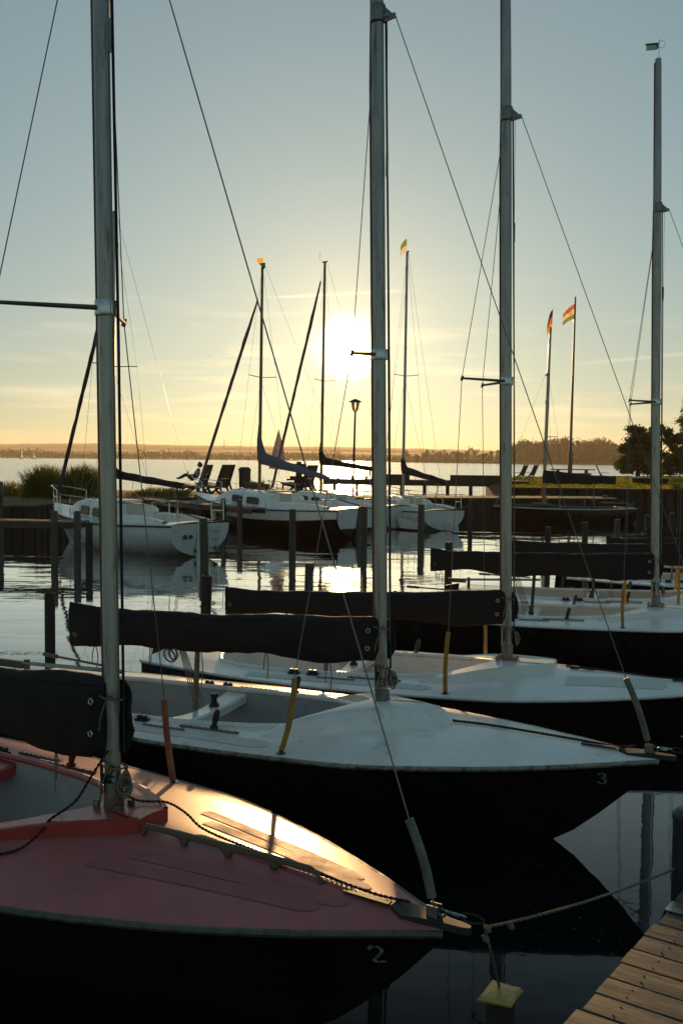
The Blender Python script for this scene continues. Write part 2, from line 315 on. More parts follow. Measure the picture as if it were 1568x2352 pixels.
# ------------------------------------------------------------------ water, far shore
def water_mat():
    m = bpy.data.materials.new('lake_water'); m.use_nodes = True; t = m.node_tree; b = t.nodes['Principled BSDF']
    t.nodes.remove(b)
    gl = N(t, 'ShaderNodeBsdfGlossy'); gl.inputs['Color'].default_value = (1, 1, 1, 1); df = N(t, 'ShaderNodeBsdfDiffuse'); df.inputs['Color'].default_value = (0.004, 0.007, 0.007, 1)
    fr = N(t, 'ShaderNodeFresnel'); fr.inputs['IOR'].default_value = 1.33
    fac = math_node(t, 'SUBTRACT', math_node(t, 'MULTIPLY', fr.outputs[0], 2.3), 0.112, clamp=True)
    mxs = N(t, 'ShaderNodeMixShader'); t.links.new(fac, mxs.inputs[0]); t.links.new(df.outputs[0], mxs.inputs[1]); t.links.new(gl.outputs[0], mxs.inputs[2])
    t.links.new(mxs.outputs[0], t.nodes['Material Output'].inputs['Surface'])
    g = N(t, 'ShaderNodeNewGeometry'); sp = N(t, 'ShaderNodeSeparateXYZ'); t.links.new(g.outputs['Position'], sp.inputs[0])
    def ns(scale, sx, sy, det=2.0, dist=0.0):
        mp = N(t, 'ShaderNodeMapping'); mp.inputs['Scale'].default_value = (sx, sy, 1); t.links.new(g.outputs['Position'], mp.inputs['Vector'])
        n = N(t, 'ShaderNodeTexNoise'); n.inputs['Scale'].default_value = scale; n.inputs['Detail'].default_value = det; n.inputs['Distortion'].default_value = dist
        t.links.new(mp.outputs[0], n.inputs['Vector']); return n.outputs['Fac']
    def ramp(a, b_, lo, hi):
        r = N(t, 'ShaderNodeMapRange'); r.inputs['From Min'].default_value = a; r.inputs['From Max'].default_value = b_; r.inputs['To Min'].default_value = lo; r.inputs['To Max'].default_value = hi
        t.links.new(sp.outputs['Y'], r.inputs['Value']); return r.outputs[0]
    swell = math_node(t, 'MULTIPLY', ns(0.55, 0.7, 1.4, 1.5, 0.6), ramp(6, 26, 0.006, 0.022))      # slow harbour ripple, calm by the dock
    rip = math_node(t, 'MULTIPLY', ns(3.2, 0.8, 1.5, 2.0), ramp(4, 26, 0.0012, 0.0024))
    lake = math_node(t, 'MULTIPLY', ns(1.1, 0.5, 1.6, 3.0), ramp(42, 56, 0.0, 0.16))            # open lake beyond the breakwater
    h = math_node(t, 'ADD', math_node(t, 'ADD', swell, rip), lake)
    bp = N(t, 'ShaderNodeBump'); bp.inputs['Strength'].default_value = 1.0; bp.inputs['Distance'].default_value = 1.0
    t.links.new(h, bp.inputs['Height']); t.links.new(bp.outputs[0], gl.inputs['Normal']); t.links.new(bp.outputs[0], df.inputs['Normal']); t.links.new(bp.outputs[0], fr.inputs['Normal'])
    t.links.new(ramp(40, 80, 0.03, 0.12), gl.inputs['Roughness'])
    return m
wb = MB(); wb.add([(-1500, -60, 0), (1500, -60, 0), (1500, 1500, 0), (-1500, 1500, 0)], [(0, 1, 2, 3)])
tag(wb.build('lake_water', water_mat(), smooth=False), 'calm harbour and lake water', kind='structure')
lb = MB(); lb.add([(-9000, -400, -2.2), (9000, -400, -2.2), (9000, 9000, -2.2), (-9000, 9000, -2.2)], [(0, 1, 2, 3)])
tag(lb.build('lake_bed', 'soil', smooth=False), kind='structure')
# ------------------------------------------------------------------ dinghies (origin under the mast foot, x to the bow, y to port)
XS, XB = -3.35, 1.86
W_T = [(0, .60), (.2, .80), (.42, .89), (.64, .83), (.78, .62), (.89, .36), (.96, .15), (1, .03)]
S_T = [(0, .57), (.3, .54), (.64, .555), (.85, .585), (1, .62)]
C_T = [(0, .03), (.25, .05), (.55, .11), (.64, .135), (.8, .105), (.93, .05), (1, .015)]
SEC_M = [(1, 0), (.99, .12), (.975, .28), (.94, .45), (.86, .62), (.68, .79), (.38, .93), (0, 1)]
SEC_B = [(1, 0), (.90, .12), (.78, .28), (.64, .45), (.49, .62), (.32, .79), (.14, .93), (0, 1)]
def stem_x(z): return XB - .62 * max(0, (.62 - z) / .62) ** 1.25 - (0.5 * max(0, -z / .25) ** 1.6)
def keel_z(u): return cat_rom([(0, -.04), (.25, -.2), (.6, -.27), (.85, -.26), (1, -.24)], u)
def hull_pt(u, k):
    sh = cat_rom(S_T, u); kz = keel_z(u); t = max(0, (u - .5) / .5) ** 1.3
    yf = lerp(SEC_M[k][0], SEC_B[k][0], t); z = lerp(sh, kz, SEC_M[k][1])
    x = XS + u * (stem_x(z) - XS)
    return x, cat_rom(W_T, u) * yf, z
def u_of(x): return (x - XS) / (XB - XS)
def w_at(x): return cat_rom(W_T, u_of(x))
def deck_z(x, y):
    u = u_of(x); w = cat_rom(W_T, u); q = min(1, abs(y) / max(w, .03))
    return cat_rom(S_T, u) + cat_rom(C_T, u) * (1 - (q * q * .25 + .75 * math.sqrt(q * q + .004) )) if True else 0
COCK = [(-2.72, 0.0), (-2.70, .22), (-2.62, .38), (-2.4, .47), (-1.9, .53), (-1.2, .52), (-.75, .46), (-.55, .41), (-.35, .27), (-.2, .13), (-.10, .03), (-.07, 0.0)]
def cock(x):
    if x <= -2.72 or x >= -.07: return 0.0
    for i in range(len(COCK) - 1):
        if COCK[i][0] <= x <= COCK[i + 1][0]:
            t = (x - COCK[i][0]) / (COCK[i + 1][0] - COCK[i][0]); return lerp(COCK[i][1], COCK[i + 1][1], t)
    return 0.0
def hull_y(x, z):                 # half breadth of the topside at local x, z
    best = None
    for i in range(0, 401):
        u = i / 400.0; sh = cat_rom(S_T, u); kz = keel_z(u); zf = (sh - z) / (sh - kz)
        if zf < 0 or zf > 1: continue
        xx = XS + u * (stem_x(z) - XS)
        if best is None or abs(xx - x) < best[0]:
            for k in range(len(SEC_M) - 1):
                if SEC_M[k][1] <= zf <= SEC_M[k + 1][1]: break
            s = (zf - SEC_M[k][1]) / (SEC_M[k + 1][1] - SEC_M[k][1]); t = max(0, (u - .5) / .5) ** 1.3
            yf = lerp(lerp(SEC_M[k][0], SEC_B[k][0], t), lerp(SEC_M[k + 1][0], SEC_B[k + 1][0], t), s)
            best = (abs(xx - x), cat_rom(W_T, u) * yf)
    return best[1]
DIGITS = {   # strokes in a 1 x 1.6 cell, with the gaps of a stencil
    '2': [[(.05, 1.22), (.10, 1.42), (.25, 1.56), (.43, 1.6)], [(.55, 1.6), (.75, 1.55), (.9, 1.40), (.93, 1.2), (.85, 1.0), (.62, .72), (.34, .42)], [(.26, .33), (.10, .12)], [(.02, .05), (.45, .05)], [(.56, .05), (.98, .05)]],
    '3': [[(.08, 1.3), (.18, 1.5), (.40, 1.6)], [(.52, 1.6), (.78, 1.52), (.9, 1.3), (.84, 1.05), (.64, .90)], [(.40, .86), (.60, .86), (.84, .72), (.93, .45), (.84, .18), (.55, .03)], [(.43, .02), (.18, .12), (.05, .38)]],
}
def digit(ch, fn, size, width):   # fn(x, z) -> point ; ribbons with a real edge
    b = MB()
    for st in DIGITS[ch]:
        pts = []
        for i in range(len(st) - 1):
            for q in range(3): pts.append((lerp(st[i][0], st[i + 1][0], q / 3), lerp(st[i][1], st[i + 1][1], q / 3)))
        pts.append(st[-1]); L = []; Rr = []
        for i, p in enumerate(pts):
            a = pts[max(i - 1, 0)]; c = pts[min(i + 1, len(pts) - 1)]; d = math.hypot(c[0] - a[0], c[1] - a[1]); nx, nz = -(c[1] - a[1]) / d * width / 2, (c[0] - a[0]) / d * width / 2
            L.append(((p[0] + nx) * size, (p[1] + nz) * size)); Rr.append(((p[0] - nx) * size, (p[1] - nz) * size))
        vs = [fn(*q) for q in L] + [fn(*q) for q in Rr]; n = len(pts)
        b.add(vs, [(i, i + 1, n + i + 1, n + i) for i in range(n - 1)])
    return b

def rope_pts(pts, n=6):
    out = []
    P = [Vector(p) for p in pts]
    for i in range(len(P) - 1):
        p0 = P[max(i - 1, 0)]; p1 = P[i]; p2 = P[i + 1]; p3 = P[min(i + 2, len(P) - 1)]
        for j in range(n):
            t = j / n
            out.append(.5 * ((2 * p1) + (p2 - p0) * t + (2 * p0 - 5 * p1 + 4 * p2 - p3) * t * t + (3 * p1 - p0 - 3 * p2 + p3) * t ** 3))
    out.append(P[-1]); return out
def laid_rope(pts, r, name, m, parent, pitch=0.05):   # two strands twisted round each other
    P = [Vector(p) for p in pts]; L = [0]
    for i in range(1, len(P)): L.append(L[-1] + (P[i] - P[i - 1]).length)
    n = max(4, int(L[-1] / pitch * 6)); b = MB()
    for ph in (0, PI):
        q = []; j = 0
        for i in range(n + 1):
            s = L[-1] * i / n
            while j < len(P) - 2 and L[j + 1] < s: j += 1
            t = (s - L[j]) / max(1e-6, L[j + 1] - L[j]); p = P[j].lerp(P[j + 1], t); d = (P[j + 1] - P[j]).normalized()
            a = d.cross(Vector((.13, .2, 1))).normalized(); c = d.cross(a); an = s / pitch * 2 * PI + ph
            q.append(p + (a * math.cos(an) + c * math.sin(an)) * r * .48)
        b.tube(q, r * .58, 5)
    return b.build(name, m, parent, angle=80)

def dinghy(label, pos, head, P, detail=2, name='sailing_dinghy', group='moored open keelboats'):
    t = thing(name, label, 'sailboat', (pos[0], pos[1], P.get('dz', 0)), R(head), group); t.scale = (P.get('sc', 1),) * 3
    rnd = random.Random(P.get('seed', 1))
    # hull shell
    b = MB(); NU = 44; us = [i / NU for i in range(NU + 1)]
    for sd in (-1, 1):
        rings = [[(lambda q: (q[0], sd * q[1], q[2]))(hull_pt(u, k)) for k in range(len(SEC_M))] for u in us]
        if sd == 1: rings = [r[::-1] for r in rings]
        b.loft(rings, False, False)
    tr = [hull_pt(0, k) for k in range(len(SEC_M))]
    b.add([(x, -y, z) for x, y, z in tr] + [(x, y, z) for x, y, z in tr[::-1][1:]], [tuple(range(2 * len(tr) - 1))])
    hull = b.build('hull', P['hull'], t, angle=50)
    # rub rail round the sheer
    b = MB()
    for sd in (-1, 1):
        b.tube([(x, sd * (y + .006 + .004 * wob((x * 9, sd, P.get('seed', 1)))), z - .012 + .003 * wob((x * 14, sd * 3, 2))) for x, y, z in (hull_pt(i / 90, 0) for i in range(91))], .016, 6)
    b.tube([(XS - .005, y, .57 - .012) for y in (-.6, -.2, .2, .6)], .016, 6)
    b.build('rub_rail', P.get('rub', 'rub'), t)
    # deck with the cockpit opening
    xs = sorted(set([XS + (XB - XS) * i / 60 for i in range(61)] + [c[0] for c in COCK] + [-2.719, -.0701]))
    b = MB(); NY = 12
    for sd in (-1, 1):
        rings = []
        for x in xs:
            w, c = w_at(x), cock(x); row = []
            for j in range(NY + 1):
                s = j / NY; y = lerp(w, c, s); z = deck_z(x, y)
                row.append((x, sd * y, z))
            rings.append(row if sd == -1 else row[::-1])
        b.loft(rings, False, False)
    deck = b.build('deck', P['deck'], t, angle=60)
    # cockpit liner
    b = MB(); cx = [x for x in xs if -2.72 <= x <= -.07]
    for sd in (-1, 1):
        rings = []
        for x in cx:
            c = cock(x); z = deck_z(x, c); row = [(x, sd * c, z), (x, sd * max(0, c - .012), z - .03), (x, sd * max(0, c - .05), .26), (x, sd * max(0, c - .09), .17), (x, 0, .15)]
            rings.append(row if sd == -1 else row[::-1])
        b.loft(rings, False, False)
    b.build('cockpit_liner', P['liner'], t, angle=40)
    # rounded coaming lip
    b = MB()
    for sd in (-1, 1):
        b.tube([(x, sd * max(cock(x), .004), deck_z(x, cock(x)) + .008) for x in cx], P.get('lip', .02), 8)
    b.build('coaming', P['trim'], t)
    # raised V breakwater round the mast foot
    b = MB(); ap = P.get('apex', .36); hh = P.get('vh', .05)
    for sd in (-1, 1):
        rings = []
        for i in range(15):
            s = i / 14; xo, yo = lerp(ap, -.62, s), lerp(.10 if not P.get('round') else .02, .60, s ** .9) ; xi = lerp(-.09, -.62, s); yi = max(cock(xi) + .03, .0) if xi < -.1 else .03
            h = hh * (1 - s ** 3) + .004
            if i == 0: pass
            yi = min(yi, yo - .02)
            zo, zi = deck_z(xo, yo), deck_z(xi, yi)
            tk = .012
            if P.get('round'):
                row = [(xo + .10 * (1 - s), sd * (yo + .05), deck_z(xo, yo + .05) - .01), (xo + .05 * (1 - s), sd * (yo + .01), zo + h * .45), (xo - .02, sd * (yo - .03), zo + h * .92), (lerp(xo, xi, .4), sd * lerp(yo, yi, .4), lerp(zo, zi, .4) + h), (xi, sd * yi, zi + h * .8), (xi, sd * (yi - .005), zi - .02)]
            else:
                row = [(xo, sd * yo, zo - .02), (xo, sd * yo, zo + h), (xo - tk, sd * (yo - tk), zo + h + .004), (xo - 2 * tk, sd * (yo - 2 * tk), zo + h * .8), (xi, sd * yi, zi + h * .55), (xi, sd * (yi - .004), zi - .02)]
            rings.append(row if sd == -1 else row[::-1])
        b.loft(rings, False, False)
    # close the nose between the two arms
    y0 = .10 if not P.get('round') else .02
    if not P.get('round'):
        z0 = deck_z(ap, y0); zc = deck_z(ap, 0)
        b.add([(ap, -y0, z0 - .02), (ap, y0, z0 - .02), (ap, y0, z0 + hh), (ap, 0, zc + hh), (ap, -y0, z0 + hh), (-.09, -.03, deck_z(-.09, .03) + hh * .55), (-.09, .03, deck_z(-.09, .03) + hh * .55), (-.09, 0, deck_z(-.09, 0) + hh * .55)],
              [(0, 1, 2, 3, 4), (4, 3, 7, 5), (3, 2, 6, 7)])
    else:
        z0 = deck_z(ap, .02)
        b.add([(ap + .1, -.07, z0 - .01), (ap + .1, .07, z0 - .01), (ap + .05, .03, z0 + hh * .45), (ap + .05, -.03, z0 + hh * .45), (ap - .02, 0, z0 + hh * .95), (-.09, -.03, deck_z(-.09, .03) + hh * .7), (-.09, .03, deck_z(-.09, .03) + hh * .7)],
              [(0, 1, 2, 3), (3, 2, 4), (4, 2, 6, 5), (3, 4, 5)])
    b.build('breakwater', P['trim'], t, angle=30 if not P.get('round') else 70)
    # mast, raked a little aft
    rake = math.tan(R(1.1)); mz0 = .70; H = 7.2
    def mx(z): return -(z - mz0) * rake
    b = MB(); rings = []
    for z in [mz0 + .14, 2, 3.5, 5, 6, 6.6, H - .02, H]:
        k = 1.0 if z < 5.6 else lerp(1, .72, (z - 5.6) / 1.6)
        if z == H: k *= .9
        rings.append([(mx(z) + (.042 * k * math.cos(a) - (.011 if math.cos(a) < -.9 else 0)), 0.033 * k * math.sin(a), z) for a in (2 * PI * j / 20 for j in range(20))])
    mast = b.loft(rings).build('mast', 'alu', t)
    b = MB(); b.lathe([(.040, mz0 + .01), (.0505, mz0 + .012), (.0505, mz0 + .15), (.047, mz0 + .152)], 18, (mx(mz0), 0, 0)); b.build('mast_sleeve', 'steel_dull', mast)
    b = MB(); b.box((0, 0, mz0 + .005), (.20, .13, .014)); b.box((.075, .045, mz0 + .03), (.04, .012, .05)); b.box((.075, -.045, mz0 + .03), (.04, .012, .05)); b.box((-.075, .045, mz0 + .03), (.04, .012, .05)); b.box((-.075, -.045, mz0 + .03), (.04, .012, .05)); b.build('mast_step', 'steel_dull', t)
    b = MB(); b.tube([(mx(z) - .054 * (1 if z < 5.6 else .8), 0, z) for z in (1.3, 3, 5, 5.6, H - .05)], .013, 6); b.build('luff_track', 'mast_track', mast)
    # halyards on the mast
    b = MB(); b.tube([(mx(1.0) + .056, .022, 1.0), (mx(3) + .058, .025, 3.0), (mx(5.4) + .05, .02, 5.42)], .0075, 6); b.build('halyard', 'rope_dark', mast)
    b = MB(); b.tube([(mx(1.2) + .064, -.012, 1.2), (mx(4.5) + .066, -.012, 4.5)], .0035, 5); b.tube([(mx(4.5) + .066, -.012, 4.5), (mx(5.45) + .075, -.01, 5.45)], .002, 4); b.build('jib_halyard', 'wire', mast)
    b = MB(); b.box((mx(4.45) + .066, -.012, 4.45), (.016, .012, .16)); b.build('halyard_block', 'steel_dull', mast)
    # hounds fitting
    b = MB(); hz = 5.5; hx = mx(hz)
    b.lathe([(.052, hz - .09), (.053, hz - .088), (.053, hz + .02), (.052, hz + .022)], 14, (hx, 0, 0))
    b.prism([(hx + .04, -.02), (hx + .13, -.006), (hx + .13, .006), (hx + .04, .02)], hz - .07, hz - .05)
    b.add([(hx + .045, .008, hz + .01), (hx + .14, .008, hz - .08), (hx + .045, .008, hz - .1), (hx + .045, -.008, hz + .01), (hx + .14, -.008, hz - .08), (hx + .045, -.008, hz - .1)], [(0, 1, 2), (5, 4, 3), (0, 3, 4, 1), (1, 4, 5, 2), (2, 5, 3, 0)])
    b.build('hounds_fitting', 'steel_dull', mast)
    # spreaders
    spz = 3.17; tips = {}
    b = MB(); b.lathe([(.053, spz - .035), (.054, spz - .033), (.054, spz + .035), (.053, spz + .037)], 16, (mx(spz), 0, 0)); b.build('spreader_bracket', 'steel', mast)
    for sd in (-1, 1):
        sf = P.get('spr', 1.0); tip = Vector((mx(spz) - .30 * sf, sd * .41 * sf, spz)); tips[sd] = tip
        b = MB(); b.tube([(mx(spz) - .01, sd * .04, spz), tip], [.013, .0095], 8); b.tube([tip - Vector((.01, 0, .02)), tip + Vector((.003, 0, .02))], .012, 6); b.build('spreader', 'alu_dark', mast)
    # standing rigging
    for sd in (-1, 1):
        ch = Vector((-.36, sd * (w_at(-.36) - .06), deck_z(-.36, w_at(-.36) - .06)))
        top = Vector((mx(5.4), sd * .03, 5.42)); tip = tips[sd] + Vector((-.005, 0, 0))
        b = MB(); b.tube([top, tip, ch], .0032, 5); b.build('shroud', 'wire', t)
        d = (tip - ch).normalized()
        b = MB(); bend = Vector((rnd.uniform(-.02, .02), rnd.uniform(-.01, .01), 0)); L = rnd.uniform(.46, .52)
        tl = [ch + d * (.02 + L * q) + bend * math.sin(q * PI) for q in [i / 6 for i in range(7)]]
        b.tube(tl, .0185, 10); b.build('shroud_cover', P['tube'], t)
        b = MB(); b.lathe([(.034, 0), (.034, .004), (.02, .008)], 10, ch - Vector((0, 0, .002))); b.box(ch + Vector((0, 0, .02)), (.03, .006, .04)); b.build('chainplate', 'steel_dull', t)
    bow = Vector((1.80, 0, deck_z(1.80, 0) + .06)); fs = Vector((hx + .135, 0, hz - .085))
    b = MB(); b.tube([fs, bow], .0034, 5); b.build('forestay', 'wire', t)
    d = (fs - bow).normalized()
    b = MB(); b.tube([bow + d * (.03 + P.get('fst', .40) * q / 6) + Vector((.012, 0, 0)) * math.sin(q / 6 * PI) for q in range(7)], .0195, 10); b.build('forestay_cover', 'grey_tube', t)
    # bow fitting
    b = MB(); prof = [(1.62, .03), (1.68, .06), (1.78, .045), (1.86, .028), (1.93, .022), (1.96, .010)]
    zt = lambda x: deck_z(min(x, 1.84), 0) + .004
    top = [(x, -y, zt(x) + (.012 if y < .05 else .0)) for x, y in prof]; topr = [(x, y, z) for (x, y, z) in [(p[0], -p[1], p[2]) for p in top]]
    vs = top + topr + [(x, y, z - .03) for x, y, z in top] + [(x, y, z - .03) for x, y, z in topr]; n = len(prof)
    fs_ = [(i, i + 1, n + i + 1, n + i) for i in range(n - 1)] + [(2 * n + i, 2 * n + i + 1, i + 1, i) for i in range(n - 1)] + [(n + i, n + i + 1, 3 * n + i + 1, 3 * n + i) for i in range(n - 1)] + [(n - 1, 3 * n - 1, 4 * n - 1, 2 * n - 1)] + [(3 * n + i, 3 * n + i + 1, 2 * n + i + 1, 2 * n + i) for i in range(n - 1)]
    b.add(vs, fs_); b.box((1.50, -.02, deck_z(1.5, .02) + .012), (.22, .035, .008))
    bf = b.build('bow_fitting', 'iron', t)
    b = MB(); zz = zt(1.72) + .035
    b.box((1.80, .018, zz - .008), (.05, .006, .055)); b.box((1.80, -.018, zz - .008), (.05, .006, .055)); b.tube([(1.80, -.028, zz), (1.80, .028, zz)], .008, 8); b.torus((1.835, 0, zz - .005), .016, .005, (0, 1, 0)); b.build('stem_toggle', 'steel_dull', bf)
    if detail >= 2:
        b = MB(); b.torus((1.895, 0, zz + .004), .022, .006, (0, .6, 1), sx=1.9); b.build('shackle', 'steel', bf)
        b = MB(); b.torus((1.965, .0, zz + .006), .019, .0055, (0, -.5, 1), sx=2.6); b.build('snap_hook', 'rope_dark', bf)
    # sail cover over the boom
    b = MB(); rings = []; bl = P.get('boom', 2.77); NR = 90; zt0, zt1, zb0, zb1 = P.get('cover', (1.36, 1.24, 1.05, .91)); sdn = P.get('seed', 1)
    def cov(s):   # x, top, bottom, half width
        x = lerp(-.012, -bl, s); top = lerp(zt0, zt1, s) + .018 * wob((s * 5, sdn, 0)) - .02 * math.sin(s * PI); bot = lerp(zb0, zb1, s) + .028 * wob((s * 4, sdn, 7))
        bot += P.get('lift', 0) * math.exp(-((s - .58) / .34) ** 4) - .035 * math.exp(-((s - .16) / .09) ** 2) + .03 * math.exp(-((s - .80) / .1) ** 2)
        hw = .075 + .035 * math.sin(min(1, s * 3) * PI / 2) - .055 * s
        if s > .9: hw = lerp(hw, .012, ((s - .9) / .1) ** 2); top += .03 * ((s - .9) / .1)
        if s < .03: hw = lerp(.046, hw, (s / .03))
        return x, top, bot, hw
    for i in range(NR + 1):
        s = i / NR; x, top, bot, hw = cov(s); row = []; mid = (top + bot) / 2; hh2 = (top - bot) / 2; KR = 26
        for j in range(KR):
            a = 2 * PI * j / KR; cz = math.cos(a); sy = math.sin(a)
            wv = 1.0 - .25 * cz * (1 if cz < 0 else .9)
            p = Vector((x, hw * sy * (1 - .35 * max(0, -cz)) * (1.0 + .25 * wob((s * 13, a * 1.3, sdn + 3))), mid + hh2 * (abs(cz) ** .8) * (1 if cz > 0 else -1)))
            dn = .012 * wob((s * 22, math.cos(a) * 2, sdn + math.sin(a) * 2)) + .022 * (abs(wob((s * 9 + cz * .9, cz * .7, sdn * 3.3 + (1 if sy > 0 else 5)))) - .25) + .010 * (abs(wob((s * 26 - cz * 1.5, cz, sdn * 1.7))) - .2); p += Vector((0, sy * dn, cz * dn * .6))
            row.append((p.x + mx(p.z) * (1 - s), p.y, p.z))
        rings.append(row)
    cover = b.loft(rings).build('sail_cover', P.get('canvas', 'canvas'), t, angle=65)
    b = MB(); b.tube([(lerp(.0, -bl + .05, q / 6), .0, lerp(zb0, zb1, q / 6) + .10) for q in range(7)], .03, 8); b.build('boom', 'alu_dark', t)
    # seam cord along the cover
    b = MB(); b.tube([(lambda c: (c[0], -c[3] * .6 - .008, lerp(c[1], c[2], .10)))(cov(.02 + .96 * q / 24)) for q in range(25)], .004, 4); b.build('cover_seam', 'canvas', cover)
    # ties hanging from the cover
    for q in range(P.get('ties', 5)):
        s = .13 + .78 * (q + rnd.uniform(-.25, .25)) / max(1, P.get('ties', 5) - 1); x, top, bot, hw = cov(min(.95, s)); L1, L2 = rnd.uniform(.10, .24), rnd.uniform(.12, .27); g = rnd.uniform(.008, .03)
        b = MB(); b.tube(rope_pts([(x - g - .006, .004, bot - L1), (x - g, 0, bot - L1 * .4), (x - .004, 0, bot + .012), (x + .004, 0, bot + .012), (x + g, 0, bot - L2 * .4), (x + g * .7, -.005, bot - L2)], 5), .0042, 5); b.build('tie', 'rope', cover)
    # lashings and eyelets at the mast
    for zq in (lerp(zt0, zb0, .25), zb0 - .04):
        b = MB(); xq = mx(zq); b.torus((xq, 0, zq), .060, .0055, (.15, .1, 1), n=18); b.tube(rope_pts([(xq + .03, -.055, zq), (xq + .045, -.065, zq + .03), (xq + .02, -.07, zq - .03), (xq - .01, -.068, zq - .10), (xq - .022, -.065, zq - .16)]), .0045, 5); b.build('lashing', 'rope', t)
    for zq, xq in ((lerp(zt0, zb0, .30), -.07), (lerp(zt0, zb0, .70), -.075)):
        c = cov(max(0, (-.012 - xq) / (bl - .012))); b = MB(); b.torus((xq + mx(zq), -c[3] * 1.02 - .006, zq), .014, .004, (0, 1, 0), n=12); b.build('eyelet', 'steel', cover)
    # spray flap in front of the mast
    b = MB(); fr = []
    for q in range(13):
        z = lerp(zt0 - .02, zb0 + .01, q / 12); o = .035 + .055 * math.sin(q / 12 * PI) ** .7; w_ = .006 * wob((q * .8, sdn, 2)); y_ = .047 + .012 * math.sin(q * .9)
        fr.append([(mx(z) - .03, .040, z), (mx(z) + o, y_ - .006 + w_, z), (mx(z) + o + .004, y_ + w_, z), (mx(z) + o, y_ + .008 + w_, z), (mx(z) - .03, .060, z)])
    b.loft(fr).build('cover_flap', P.get('canvas', 'canvas'), cover)
    # boom crutch
    cxp = P.get('crutch', -1.55); b = MB(); b.tube([(cxp - .05, .05, .16), (cxp, .03, lerp(zb0, zb1, -cxp / bl) + .06)], .021, 10); b.build('boom_crutch', P.get('crutch_m', 'grey_tube'), t)
    # thwart with the sheet winch
    b = MB(); tx = -1.5; c = cock(tx)
    for sd in (-1, 1):
        pass
    rings = []
    for i in range(13):
        y = lerp(-c - .02, c + .02, i / 12); zt_ = deck_z(tx, c) - .02 - .05 * math.sin(i / 12 * PI); wd = .07 + .03 * abs(i / 6 - 1)
        rings.append([(tx - wd, y, zt_ - .06), (tx - wd, y, zt_ - .005), (tx - wd + .015, y, zt_ + .008), (tx + wd - .015, y, zt_ + .008), (tx + wd, y, zt_ - .005), (tx + wd, y, zt_ - .06)])
    th = b.loft(rings).build('thwart', P['trim'], t)
    b = MB(); b.lathe([(.04, 0), (.04, .015), (.024, .03), (.022, .065), (.036, .09), (.036, .10), (.01, .102)], 12, (tx, c * .35, deck_z(tx, c) - .055)); b.build('winch', 'black', th)
    # side deck tracks, jam cleats, cam
    for sd in (-1, 1):
        yb = sd * (cock(-1.0) + .10)
        for (xa, xb, yy) in ((-1.28, -.80, yb), (-1.55, -1.2, yb + sd * .06)):
            b = MB(); b.beam((xa, yy, deck_z(xa, abs(yy)) + .006), (xb, yy + sd * .01, deck_z(xb, abs(yy)) + .006), .022, .012)
            for q in range(8):
                xx = lerp(xa, xb, (q + .5) / 8); b.lathe([(.005, 0), (.005, .004)], 6, (xx, yy, deck_z(xx, abs(yy)) + .012))
            tr_ = b.build('jib_track', 'steel_dull', t)
        xx = -1.0; b = MB(); z = deck_z(xx, abs(yb)) + .012; b.box((xx, yb, z + .012), (.05, .03, .02)); b.lathe([(.016, 0), (.02, .03), (.024, .06), (.022, .10), (.012, .12)], 8, (xx, yb, z + .02), (.25, 0, 1)); b.build('track_car', 'black', t)
        for xx in (-1.62, -1.8):
            yy = sd * (cock(xx) + .05); z = deck_z(xx, abs(yy)); b = MB(); b.box((xx, yy, z + .008), (.10, .05, .016)); b.lathe([(.018, 0), (.022, .014), (.014, .03)], 8, (xx - .022, yy, z + .014)); b.lathe([(.018, 0), (.022, .014), (.014, .03)], 8, (xx + .022, yy, z + .014)); b.build('cam_cleat', 'black', t)
    # rudder, tiller and extension
    b = MB(); b.add([(XS - .02, -.014, .66), (XS - .22, -.014, .62), (XS - .30, -.010, -.3), (XS - .06, -.010, -.3), (XS - .02, .014, .66), (XS - .22, .014, .62), (XS - .30, .010, -.3), (XS - .06, .010, -.3)], [(0, 1, 2, 3), (7, 6, 5, 4), (0, 4, 5, 1), (1, 5, 6, 2), (2, 6, 7, 3), (3, 7, 4, 0)])
    rud = b.build('rudder', P.get('rud', 'hull_black'), t)
    ty = P.get('tiller', 0.0)
    b = MB(); b.box((XS - .05, 0, .70), (.26, .035, .06)); b.box((XS + .12, 0, .67), (.04, .03, .16)); b.build('rudder_head', 'rub_dark', t)
    b = MB(); b.tube([(XS + .05, 0, .715), (XS + 1.15, ty, .76)], .017, 8); ti = b.build('tiller', 'alu', t)
    b = MB(); b.tube([(XS + 1.0, ty + .01, .785), (XS + .28, ty * .3 + .06, .80)], .010, 8); b.tube([(XS + .42, ty * .4 + .05, .797), (XS + .26, ty * .3 + .065, .80)], .017, 8); b.build('tiller_extension', 'alu_dark', ti)
    # falls of the main sheet
    b = MB(); mxs = -1.72
    for q in range(5): b.tube([(mxs + q * .016, .02 - q * .006, lerp(zb0, zb1, .62) + .04), (tx - .06 + q * .014, .02 + q * .005, .5 + .02 * q)], .0042, 5)
    b.torus((mxs - .03, -.01, zb1 + .03), .05, .008, (.3, 1, .1), n=14); b.torus((mxs - .07, .0, zb1 + .01), .055, .007, (.1, 1, .3), n=14); b.build('main_sheet', P.get('sheet', 'rope'), t)
